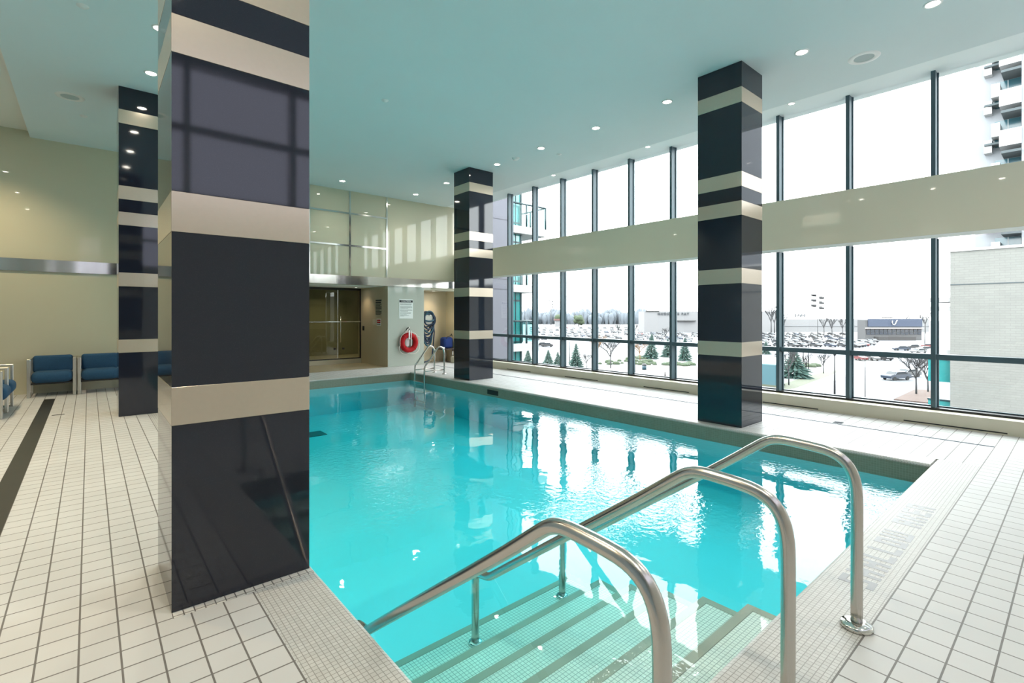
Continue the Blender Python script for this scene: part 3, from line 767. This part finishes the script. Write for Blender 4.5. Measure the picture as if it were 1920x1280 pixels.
MB().tube([(8.84,13.62,0.76),(8.90,13.62,0.83),(9.02,13.62,0.86),(9.07,13.64,0.92),(9.11,13.66,0.84)], 0.014, 8).build('handle', M['ink'], t)
tag(MB().box(8.70, 8.76, 13.54, 13.66, 0.452, 0.50, bev=0.012, seg=2).build('towel', M['white'], origin=(8.73,13.6,0.452)), 'small folded white cloth on the bench end left of the bag', 'towel')

# ================================================================ OUTSIDE
GZ = -10.0
m = MB(); m.box(9.45, 1200, -500, 1100, GZ-0.5, GZ); o = m.build('ground', M['ground']); struct(o, 'pale wintry ground outside')
def gp(u, v): return at(u, v, GZ)
def strip_poly(name, pts, z, mt, label, cat):
    m = MB(); m.prism([(p.x, p.y, GZ) for p in pts], (0,0,z)); o = m.build(name, mt); struct(o, label); return o
strip_poly('road', [gp(1495,741), gp(1600,700), gp(1660,668), gp(1760,660), gp(1770,700), gp(1840,790), gp(1500,760)], 0.02, M['asphalt'], 'pale asphalt road', 'road')
strip_poly('parking_lot', [gp(975,660), gp(1010,612), gp(1300,622), gp(1745,640), gp(1745,660), gp(1640,668), gp(1420,668), gp(1180,650)], 0.015, M['asphalt'], 'car park', 'parking')
strip_poly('sidewalk', [gp(1432,742), gp(1465,745), gp(1560,706), gp(1590,690), gp(1580,688), gp(1500,712)], 0.03, M['pavement'], 'pavement', 'pavement')
strip_poly('lawn_strip', [gp(1440,735), gp(1490,728), gp(1560,702), gp(1575,694), gp(1540,698), gp(1460,722)], 0.05, M['grass'], 'grass verge', 'grass')
strip_poly('plaza_paving', [gp(1175,712), gp(1330,722), gp(1330,690), gp(1250,682), gp(1170,690)], 0.03, mat('rose_paving', (0.095,0.083,0.078), 0.9), 'rose paving', 'pavement')
strip_poly('mulch_bed', [gp(1676,750), gp(1745,757), gp(1745,733), gp(1716,731)], 0.15, M['mulch'], 'reddish mulch bed', 'bed')
for pts, lb in (([(1122,684),(1230,684),(1225,678),(1130,675)],'low evergreen hedge left of the bin'),([(1176,674),(1222,673),(1218,670),(1180,670)],'low evergreen hedge behind the teal bin'),([(1240,684),(1300,688),(1300,682),(1246,681)],'low hedge right of the path opening'),([(1490,690),(1536,688),(1530,684),(1495,685)],'low dark shrubs beyond the pavement trees')):
    q = [gp(*p) for p in pts]; c = sum(q, Vector())/4
    m = MB(); rr = random.Random(lb)
    for k in range(34):
        a = rr.random(); b = rr.random(); p = q[0].lerp(q[1], a).lerp(q[3].lerp(q[2], a), b)
        r = rr.uniform(0.45, 0.8); m.lathe([(0,r*0.9),(r*0.7,r*0.7),(r,r*0.2),(r*0.9,0)], (p.x, p.y, GZ), 7)
    tag(m.build('hedge', M['shrub'], origin=(c.x, c.y, GZ)), lb, 'hedge', 'low hedges in the plaza')

# trees
def bare_tree(u, v, h, mt, label, spread=0.42, seed=1, levels=4, group='leafless young trees outside'):
    b = gp(u, v); t = empty('bare_tree', b); tag(t, label, 'tree', group); r = random.Random(seed)
    MB().tube([b, b+Vector((0.02,0.01,h*0.2)), b+Vector((-0.03,0.02,h*0.36))], [h*0.018,h*0.016,h*0.013], 7).build('trunk', mt, t)
    m = MB()
    def grow(p, d, l, rad, lv):
        e = p + d*l
        m.tube([p, p.lerp(e,0.5)+Vector((r.uniform(-1,1),r.uniform(-1,1),0))*l*0.05, e], [rad*1.5, rad*1.25, rad*0.9], 4, cap=False)
        if lv == 0: return
        for _ in range(r.choice((3,3,4))):
            a = r.uniform(0, 2*PI); nd = (d + Vector((math.cos(a),math.sin(a),0.25))*spread*r.uniform(0.7,1.3)).normalized()
            grow(p.lerp(e, r.uniform(0.55,1.0)), nd, l*r.uniform(0.6,0.8), rad*0.6, lv-1)
    top = b+Vector((-0.03,0.02,h*0.30))
    for k in range(4):
        a = k*PI/2 + r.random(); grow(top+Vector((0,0,h*0.03*k)), Vector((math.cos(a)*spread, math.sin(a)*spread, 1)).normalized(), h*0.24, h*0.010, levels-1)
    m.build('branches', mt, t)
def conifer(u, v, h, label, seed=1, w=0.36):
    b = gp(u, v); t = empty('conifer_tree', b); tag(t, label, 'tree', 'evergreen conifers outside'); r = random.Random(seed)
    MB().tube([b, b+Vector((0,0,h*0.9))], [h*0.02,h*0.006], 7).build('trunk', M['bark'], t)
    m = MB(); L = 13
    for i in range(L):
        z = h*(0.06 + 0.90*i/L); R = h*w*(1-i/L)**0.85 + 0.06*h*0.4; n = 13
        for k in range(n):
            a = 2*PI*k/n + r.uniform(-.2,.2) + i; rr = R*r.uniform(0.75,1.15); wd = 0.20
            c0 = b + Vector((0,0,z+h*0.085)); tip = b + Vector((math.cos(a)*rr, math.sin(a)*rr, z - R*0.12))
            l = b + Vector((math.cos(a-wd)*rr*0.65, math.sin(a-wd)*rr*0.65, z-R*0.10)); q = b + Vector((math.cos(a+wd)*rr*0.65, math.sin(a+wd)*rr*0.65, z-R*0.10))
            md = b + Vector((math.cos(a)*rr*0.6, math.sin(a)*rr*0.6, z+h*0.02))
            m.poly([c0, l, md]); m.poly([c0, md, q]); m.poly([l, tip, md]); m.poly([md, tip, q]); m.poly([l, q, tip])
    m.build('foliage', M['conifer'], t)
conifer(1080, 688, 5.4, 'dark conifer seen through the lower pane left of the centre', 1)
conifer(1028, 686, 3.8, 'squat conifer left of the dark conifer in the lower panes', 2, 0.45)
conifer(990, 680, 3.6, 'conifer beside the balcony glazing, leftmost of the evergreens', 3, 0.4)
conifer(1046, 684, 3.2, 'pale conifer just right of the squat one', 4, 0.42)
conifer(1221, 672, 5.8, 'broad conifer right of the amber shrub', 5, 0.42)
conifer(1252, 669, 5.2, 'broad conifer next to the thick mullion, beside its twin', 6, 0.42)
conifer(1284, 676, 6.0, 'conifer just left of the near right column', 7, 0.34)
conifer(1222, 641, 3.8, 'small dark conifer standing among the parked cars', 8, 0.42)
conifer(1490, 708, 5.5, 'wide conifer behind the leafless tree right of the column', 9, 0.6)
conifer(1436, 664, 4.0, 'small conifer at the edge of the near right column', 10, 0.4)
bare_tree(1479, 722, 6.6, M['bark_pale'], 'pale leafless tree in the lawn right of the near column', 0.5, 11, 5)
bare_tree(1512, 706, 4.6, M['bark'], 'thin young tree on the lawn, second along the pavement', 0.25, 12)
bare_tree(1544, 700, 4.6, M['bark'], 'young tree with a compact crown, third along the pavement', 0.45, 13)
bare_tree(1718, 740, 7.0, M['bark_pale'], 'leafless tree on the reddish mulch bed', 0.55, 14, 5)
bare_tree(1740, 736, 6.0, M['bark_pale'], 'leafless tree beside the rightmost mullion', 0.5, 15, 5)
bare_tree(1145, 690, 7.4, M['bark_pale'], 'spreading leafless tree in the middle of the plaza', 0.62, 16, 5)
bare_tree(1100, 694, 4.5, M['bark_pale'], 'small grey leafless shrub tree right of the dark conifer', 0.8, 17, 5)
bare_tree(1120, 676, 7.4, M['amber_twig'], 'amber twigged tree behind the spreading leafless one', 0.55, 18, 5)
bare_tree(1200, 676, 5.5, M['amber_twig'], 'amber shrub tree glowing left of the broad conifers', 0.7, 19, 5)
bare_tree(1190, 632, 7.5, M['bark'], 'small dark leafless tree at the car park edge', 0.5, 20)
bare_tree(1248, 640, 7.0, M['bark'], 'dark leafless tree left of the thick mullion in the car park', 0.5, 21)
bare_tree(1160, 628, 8.0, M['bark'], 'leafless tree among the cars left of the mall', 0.5, 22)
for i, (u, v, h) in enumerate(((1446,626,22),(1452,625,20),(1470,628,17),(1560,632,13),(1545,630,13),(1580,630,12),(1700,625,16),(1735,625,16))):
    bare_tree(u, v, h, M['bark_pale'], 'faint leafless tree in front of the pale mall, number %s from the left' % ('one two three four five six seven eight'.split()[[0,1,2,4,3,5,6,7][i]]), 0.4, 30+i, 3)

# distant bare woodland: nobody could count its trees
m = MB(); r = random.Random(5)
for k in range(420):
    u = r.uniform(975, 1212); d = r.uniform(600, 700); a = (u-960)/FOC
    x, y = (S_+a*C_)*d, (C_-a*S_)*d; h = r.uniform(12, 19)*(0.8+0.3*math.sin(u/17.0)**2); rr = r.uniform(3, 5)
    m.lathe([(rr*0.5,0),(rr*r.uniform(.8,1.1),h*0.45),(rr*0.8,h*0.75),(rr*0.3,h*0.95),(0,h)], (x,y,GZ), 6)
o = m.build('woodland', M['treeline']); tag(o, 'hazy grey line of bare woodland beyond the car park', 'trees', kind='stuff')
for u, d in ((1050,500),(1085,490)):
    a = (u-960)/FOC; b = Vector(((S_+a*C_)*d, (C_-a*S_)*d, GZ)); t = empty('round_tree', b); tag(t, 'dark green round tree in front of the hazy woodland, ' + ('left one' if u < 1060 else 'right one'), 'tree', 'green trees before the woodland')
    m = MB()
    for k in range(16): 
        p = b + Vector((r.uniform(-4,4), r.uniform(-3,3), r.uniform(4,9))); q = r.uniform(2,3.4); m.lathe([(0,-q),(q*.8,-q*.5),(q,0),(q*.7,q*.7),(0,q)], p, 8)
    m.build('foliage', M['shrub'], t); MB().tube([b, b+Vector((0,0,4))], 0.4, 6).build('trunk', M['bark'], t)

# buildings facing the camera: local x runs to the right of the view, y away
RV = Vector((C_, -S_, 0)); FV = Vector((S_, C_, 0))
def facing(name, u0, u1, d, label, cat='building'):
    a0, a1 = (u0-960)/FOC, (u1-960)/FOC
    p = FV*d + RV*(a0*d); t = empty(name, (p.x, p.y, GZ)); tag(t, label, cat)
    return t, p, (a1-a0)*d
def fbox(m, p, x0, x1, y0, y1, z0, z1, mi=0):
    o_ = Vector((p.x, p.y, GZ))
    q = [o_+RV*x+FV*y for x, y in ((x0,y0),(x1,y0),(x1,y1),(x0,y1))]
    m.prism([(v.x, v.y, GZ+z0) for v in q], (0,0,z1-z0), mi); return m
def zat(v, d): return EYE + (HOR-v)/FOC*d - GZ
d = 330
t, p, W = facing('department_store', 1208, 1463, d, 'long white department store beyond the car park with dark wall lettering')
m = MB(); fbox(m, p, 0, W, 0, 15, 0, zat(583.5,d)); m.build('store_wall', M['mall'], t)
m = MB(); fbox(m, p, 1, 10, -0.5, 0, zat(584,d), zat(583,d)+0.3); m.build('roof_trim', M['mall_dark'], t)
m = MB(); fbox(m, p, 22, 34, -2, 0, zat(602,d), zat(600.5,d)); m.build('entrance_canopy', M['mall_dark'], t)
RYAW = Matrix.Rotation(-YAW, 3, 'Z') @ RX90
q = Vector((p.x,p.y,GZ)) + RV*19.4 - FV*0.4
text_mesh('store_lettering', "HUDSON'S BAY", 2.2, M['ink'], (q.x, q.y, EYE + (HOR-588.5)/FOC*d), RYAW, t, 0.1, 1.45, bold=0.09)
d = 335
t, p, W = facing('shopping_mall', 1466, 1742, d, 'low pale mall stretching behind the leafless trees on the right')
m = MB(); fbox(m, p, 0, W, 0, 12, 0, zat(598,d)); m.build('mall_wall', M['mall'], t)
m = MB(); fbox(m, p, 0, W, -0.4, 0, zat(611,d), zat(610.4,d)); m.build('ledge', M['tower_wall'], t)
m = MB()
for k in range(7): fbox(m, p, 9+k*1.05, 9.7+k*1.05, 0, 0.4, zat(595-(k%3)*0.8,d)+0.2, zat(588.5,d)-(k%2)*0.5)
m.build('roof_sign', M['ink'], t)
d = 225
t, p, W = facing('restaurant', 1622, 1728, d, 'dark blue fronted restaurant with a white emblem across the car park')
m = MB(); fbox(m, p, 0, W, 0, 5, 0, zat(600,d)); m.build('restaurant_walls', M['rest_wall'], t)
m = MB(); fbox(m, p, 1.2, W, -0.4, 0, zat(612,d), zat(597.5,d)); m.build('sign_band', M['rest_blue'], t)
m = MB(); fbox(m, p, 0, W, -1.2, 0, zat(615.5,d), zat(614,d)); m.build('light_strip', M['tower_white'], t)
m = MB(); fbox(m, p, 0, W, -0.6, -0.2, zat(616.5,d), zat(615.8,d)); m.build('orange_strip', M['orange'], t)
m = MB()
for k in range(13): fbox(m, p, 0.6+k*1.95, 2.2+k*1.95, -0.15, 0.02, zat(627,d), zat(617,d))
wn_ = m.build('restaurant_windows', M['rest_glass'], t)
m = MB()
for k in range(13): fbox(m, p, 0.6+k*1.95, 2.2+k*1.95, -0.2, -0.15, zat(622.4,d), zat(621.8,d))
m.build('window_rail', M['mall_dark'], wn_)
m = MB(); fbox(m, p, 4, W-5, -3, 0, 0, zat(630.5,d)); m.build('low_patio_wall', mat('patio_wall', (0.035,0.033,0.033), 0.9), t)
def fpt(p, x, y, z): 
    q = Vector((p.x,p.y,GZ)) + RV*x + FV*y; return Vector((q.x, q.y, GZ+z))
zc = zat(605, d)
MB().tube([fpt(p,12.0,-0.6,zc+1.0), fpt(p,11.9,-0.6,zc+0.1), fpt(p,12.3,-0.6,zc-0.8), fpt(p,13.0,-0.6,zc-0.9), fpt(p,13.5,-0.6,zc-0.2), fpt(p,13.8,-0.6,zc+0.7), fpt(p,14.3,-0.6,zc+1.2)], 0.22, 6).build('emblem', M['tower_white'], t)
m = MB()
for k in range(8): fbox(m, p, 8.2+k*0.62, 8.65+k*0.62, 0.5, 0.7, zat(597,d), zat(594,d))
m.build('roof_lettering', M['mall_dark'], t)
m = MB(); fbox(m, p, 25.4, 25.9, 0.5, 0.7, zat(597,d), zat(590.5,d)); fbox(m, p, 25.4, 28.4, 0.5, 0.7, zat(596,d), zat(594.8,d)); m.build('roof_mast', M['mall_dark'], t)
t, p, W = facing('red_roofed_kiosk', 1041, 1049, 480, 'small red roofed building before the woodland', 'building')
m = MB(); fbox(m, p, 0, 5, 0, 5, 0, 6); m.build('walls', M['mall'], t); m = MB(); fbox(m, p, -1, 6, -1, 6, 6, 7.5); m.build('roof', mat('faded_red_roof', (0.09,0.045,0.04), 0.8), t)

# right: white brick building running parallel to the window wall
t = empty('brick_building', (24, -20, GZ)); tag(t, 'white brick building filling the lower right window', 'building')
m = MB(); m.box(22, 34, -40, 2.99, GZ, 3.66); m.build('brick_wall', M['brick_white'], t)
m = MB(); m.box(21.96, 34, -40, 3.0, 3.66, 3.74); m.build('coping_stone', M['tower_white'], t)
m = MB(); m.box(21.985, 22.0, -40, 2.99, 2.545, 2.575); m.build('joint_line', M['tower_grey'], t)
m = MB(); m.box(22.5, 23.3, 2.99, 3.06, GZ, 2.1); m.build('end_fin', M['tower_wall'], t)
for z in (-5.2, -2.4, 0.35):
    s = MB().box(22.2, 24.4, 2.99, 3.62, z-0.35, z).build('balcony_slab', M['tower_white'], t)
    if z < 0.3: 
        MB().box(22.22, 22.24, 3.0, 3.60, z, z+1.0).build('balcony_glass', M['teal_glazing'], s)
        MB().box(22.2, 22.26, 2.99, 3.62, z+1.0, z+1.05).build('hand_rail', M['teal_frame'], s)
m = MB(); m.box(22.22, 22.30, 3.0, 3.60, -0.75, 0.35-0.35); m.build('balcony_glass', M['teal_glazing'], t)
for z in (2.05, 1.75): MB().box(22.1, 24.0, 2.99, 3.55, z-0.06, z+0.08).build('pergola_beam', M['tower_white'], t)

# tower with stepped balconies
t = empty('apartment_tower', (80, 0, GZ)); tag(t, 'pale apartment tower with stepped white balconies at the upper right', 'building')
m = MB(); m.box(71.5, 90, -30, 7.75, GZ, 62); m.build('tower_body', M['tower_wall'], t)
m = MB(); m.box(69.5, 71.5, -30, 4.15, GZ, 62); m.build('corner_pier', M['tower_wall'], t)
FH = 4.02
for k in range(-1, 13):
    z = 6.6 + k*FH
    g = MB().box(71.40, 71.52, 4.3, 6.2, z+0.2, z+2.9).build('glazing', M['tower_glass'], t)
    MB().box(71.38, 71.40, 5.2, 5.26, z+0.2, z+2.9).build('window_bar', M['tower_white'], g)
    MB().box(69.3, 71.5, 4.15, 5.72, z-0.25, z+1.35).build('balcony_parapet', M['tower_white'], t)
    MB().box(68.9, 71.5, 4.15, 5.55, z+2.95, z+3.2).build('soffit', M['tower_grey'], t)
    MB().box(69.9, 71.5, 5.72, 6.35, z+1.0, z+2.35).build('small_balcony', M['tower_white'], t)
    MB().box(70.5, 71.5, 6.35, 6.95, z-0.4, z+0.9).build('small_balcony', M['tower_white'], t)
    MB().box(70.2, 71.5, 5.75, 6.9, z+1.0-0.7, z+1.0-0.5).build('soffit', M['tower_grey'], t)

# left: wing of this building with balconies
t = empty('apartment_wing', (12, 17, GZ)); tag(t, 'pale wing with teal glazing and balconies seen in the leftmost panes', 'building')
m = MB(); m.box(9.6, 12.95, 15.0, 30, GZ, 9); m.build('wing_wall', M['wing_wall'], t)
m = MB()
for z in (-0.62, -0.2, 2.55, 2.95, 5.3): m.box(9.6, 12.955, 14.994, 15.0, z, z+0.022)
m.build('panel_joints', M['wing_joint'], t)
MB().box(11.0, 11.5, 14.98, 15.0, 5.0, 6.1).build('window', M['teal_glazing'], t)
m = MB(); m.box(12.95, 13.62, 15.3, 30, GZ, 9); g = m.build('glazed_strip', M['teal_glazing'], t)
m = MB()
for z in (-1.9, 0.4, 2.1, 2.9, 4.5, 5.3): m.box(12.95, 13.64, 15.28, 15.3, z, z+0.07)
m.box(13.56, 13.64, 15.26, 15.3, GZ, 9); m.box(13.3, 13.33, 15.28, 15.3, GZ, 9)
m.build('glazing_bars', M['teal_frame'], g)
for z in (-2.3, 0.07, 2.47, 4.87):
    s = MB().box(12.9, 14.85 if z > 3 else 14.35, 15.0, 16.9, z, z+0.30).build('balcony_slab', M['tower_white'], t)
    x1 = 14.8 if z > 3 else 14.3; zt = z+0.3+0.92
    r_ = MB(); r_.tube([(12.95,15.05,zt),(x1,15.05,zt),(x1,16.8,zt)], 0.04, 6)
    for q in ((x1,15.05),(x1,16.0),(13.7,15.05)): r_.tube([(q[0],q[1],z+0.3),(q[0],q[1],zt)], 0.045, 6)
    r_.build('railing', M['teal_frame'], s)
    MB().box(13.0, x1-0.05, 15.045, 15.055, z+0.35, zt-0.05).box(x1-0.005, x1+0.005, 15.1, 16.75, z+0.35, zt-0.05).build('railing_glass', M['teal_glass'], s)

# poles
def pole(u, v, h, mt, label, r=0.09, head=None):
    b = gp(u, v); t = empty('lamp_post', b); tag(t, label, 'lamp post')
    MB().tube([b, b+Vector((0,0,h*0.5)), b+Vector((0,0,h))], [r, r*0.85, r*0.6], 8).build('post', mt, t)
    if head == 'top': MB().lathe([(0.0,0.5),(0.22,0.42),(0.16,0.1),(0.08,0)], b+Vector((0,0,h)), 10).build('lantern', mt, t)
    if head == 'arm': MB().box(b.x-0.5, b.x+0.5, b.y-0.12, b.y+0.12, GZ+h-0.05, GZ+h+0.08).build('lamp_head', mt, t)
    if head == 'flood':
        for k in range(3):
            for s in (-1, 1):
                c = b + Vector((0,0,h-k*h*0.115)) + RV*s*1.7
                MB().tube([c-RV*1.0-Vector((0,0,0.6*s)), c+RV*1.0+Vector((0,0,-0.6*s))], 0.5, 6).build('flood_light', M['pole'], t)
            c = b + Vector((0,0,h-k*h*0.115)); MB().tube([c-RV*2, c+RV*2], 0.15, 5).build('cross_arm', mt, t)
pole(1565, 739, 5.6, M['pole'], 'black street lamp post in the road pane, nearest', 0.12, 'top')
pole(1506, 701, 4.9, M['pole'], 'dark sign post on the lawn left of the young tree', 0.13)
pole(1516, 693, 5.0, M['pole'], 'dark post farther along the lawn', 0.10, 'top')
pole(1622, 744, 6.5, M['pole_pale'], 'thin pale post right of the middle mullion', 0.05)
pole(1734, 700, 12.0, M['pole_pale'], 'tall post beside the rightmost mullion', 0.08)
pole(1068, 684, 5.4, M['pole'], 'dark post behind the dark conifer', 0.11)
pole(1190, 698, 3.6, M['pole'], 'short dark post by the thick mullion of the plaza pane', 0.12)
pole(1247, 706, 0.9, M['pole'], 'small black bollard on the rose paving', 0.12)
pole(1033, 609, 27, M['pole_pale'], 'faint tall flood light mast left of the hazy woodland', 0.5, 'flood')
pole(1077, 610, 25, M['pole_pale'], 'faint mast with a single top bar right of the first mast', 0.35, 'arm')
pole(1533, 640, 19.5, M['pole_pale'], 'very faint tall mast in the white sky above the mall', 0.12, 'flood')
b = gp(1208, 693); t = empty('litter_bin', b); tag(t, 'teal litter bin standing on the plaza', 'bin')
MB().lathe([(0.0,0),(0.42,0),(0.46,0.9),(0.0,0.9)], b, 14).build('bin_body', M['bin'], t); MB().lathe([(0.5,0.9),(0.52,1.05),(0.3,1.3),(0,1.35)], b, 14).build('lid', M['pole'], t)
b = gp(1441, 722); t = empty('transformer_box', b); tag(t, 'teal utility box beside the near right column outside', 'box')
MB().box(b.x-1.6, b.x+1.6, b.y-1.8, b.y+1.8, GZ, GZ+3.6, bev=0.1).build('cabinet', mat('utility_teal', (0.02,0.065,0.08), 0.6), t)
MB().box(b.x-1.7, b.x+1.7, b.y-1.9, b.y+1.9, GZ, GZ+0.3).build('plinth', M['grass'], t)

# cars
def car_proto(colname):
    t = empty('car', (0,0,0)); m = MB()
    side = [(-2.2,0.35),(-2.25,0.75),(-2.1,0.92),(-1.25,1.0),(-0.75,1.45),(0.95,1.48),(1.65,1.05),(2.15,0.98),(2.25,0.6),(2.2,0.35)]
    m.prism([(x, -0.88, z) for x, z in side], (0, 1.76, 0)); m.build('body', M['car_'+colname], t)
    m = MB(); m.prism([(x, -0.892, z) for x, z in ((-1.10,1.02),(-0.70,1.38),(0.90,1.40),(1.45,1.04))], (0, 1.784, 0)); m.prism([(-1.27,-0.72,0.99),(-0.78,-0.70,1.43),(-0.78,0.70,1.43),(-1.27,0.72,0.99)], (-0.02,0,0.012)); m.prism([(1.68,-0.72,1.06),(0.99,-0.70,1.46),(0.99,0.70,1.46),(1.68,0.72,1.06)], (0.02,0,0.012))
    m.build('windows', M['car_glass'], t)
    for x in (-1.4, 1.4):
        for y in (-0.82, 0.82):
            w = MB(); w.tube([(x,y-0.1,0.34),(x,y+0.1,0.34)], 0.34, 12); w.build('wheel', M['tyre'], t)
    m = MB(); m.box(2.2, 2.262, -0.8, -0.5, 0.68, 0.82); m.box(2.2, 2.262, 0.5, 0.8, 0.68, 0.82); m.build('tail_lights', M['red'], t)
    return t
protos = {}
def place_car(p, rz, colname, label, group, sc=1.0):
    if colname not in protos: protos[colname] = t = car_proto(colname)
    else: t = copy_tree(protos[colname])
    t.location = (p.x, p.y, GZ+0.02); t.rotation_euler = (0,0,rz); t.scale = (sc,sc,sc); tag(t, label, 'car', group); return t
rz0 = -YAW
place_car(gp(1680, 712), rz0+0.25, 'blue', 'blue grey car on the road beyond the right panes, nearest car outside', 'cars on the road', 1.05)
place_car(gp(1702, 706), rz0+0.25, 'silver', 'silver car behind the blue grey car on the road', 'cars on the road')
for u, v, c, l in ((1712,654,'dark grey','dark car at the road end left of the rightmost mullion'),(1690,657,'blue','dark blue car in the short row beside the rightmost mullion, lowest'),(1733,658,'silver','silver car touching the rightmost mullion'),(1738,652,'red','red car beside the rightmost mullion'),(1722,662,'white','white car below the short row beside the rightmost mullion'),(1016,649,'black','black car just right of the left balcony, left of two'),(1026,650,'dark grey','dark car just right of the left balcony, right of two')):
    place_car(gp(u, v), rz0+random.uniform(-.3,.3), c, l, 'cars on the road')
r = random.Random(21); names = ['dark grey','silver','white','black','blue','silver','dark grey','white','black']
ORD = 'first second third fourth fifth sixth seventh eighth ninth tenth eleventh twelfth thirteenth fourteenth fifteenth sixteenth seventeenth eighteenth nineteenth twentieth'.split()
placed = [o.location.copy() for o in COL.objects if o.parent is None and o.name.startswith(('bare_tree', 'conifer_tree'))]
def rowcars(u0, u1, v, n, grp, row, side, vv=0.0):
    n = int(n*1.35)
    c_ = 0
    for k in range(n):
        if r.random() < 0.14: continue
        u = u0 + (u1-u0)*(k+r.uniform(-.15,.15))/max(1,n-1); c = r.choice(names); c = 'red' if r.random() < 0.03 else c
        p = gp(u, v + vv*(k/n) + r.uniform(-.15,.15))
        if any((p-q).length < 3.0 for q in placed): continue
        placed.append(p)
        place_car(p, rz0 + PI/2 + 0.1 + r.uniform(-.05,.05), c, '%s car, %s from left in the %s row %s' % (c, ORD[c_], row, side), grp); c_ += 1
G1 = 'parked cars left of the near right column'; G2 = 'parked cars right of the near right column'
A_ = 'left of the near column'; B_ = 'right of the near column'
for (v, n), row in zip(((616,12),(620,13),(624,13),(628,14),(632,14),(637,13)), ('farthest','second farthest','third farthest','third nearest','second nearest','nearest')): rowcars(995, 1200, v, n, G1, row, 'before the woodland')
for (v, n), row in zip(((627,8),(631,9),(636,9),(641,8),(646,8)), ('farthest','second farthest','middle','second nearest','nearest')): rowcars(1200, 1302, v, n, G1, row, 'below the wall lettering')
for (v, n), row in zip(((628,11),(633,12),(638,12),(643,11),(650,9)), ('farthest','second farthest','middle','second nearest','nearest')): rowcars(1434, 1582, v, n, G2, row, B_)
rowcars(1602, 1636, 645, 7, G2, 'upper slanting', 'before the restaurant', -4); rowcars(1602, 1630, 651, 5, G2, 'lower slanting', 'before the restaurant', -5); rowcars(1600, 1655, 675, 6, G2, 'short', 'under the window rail')
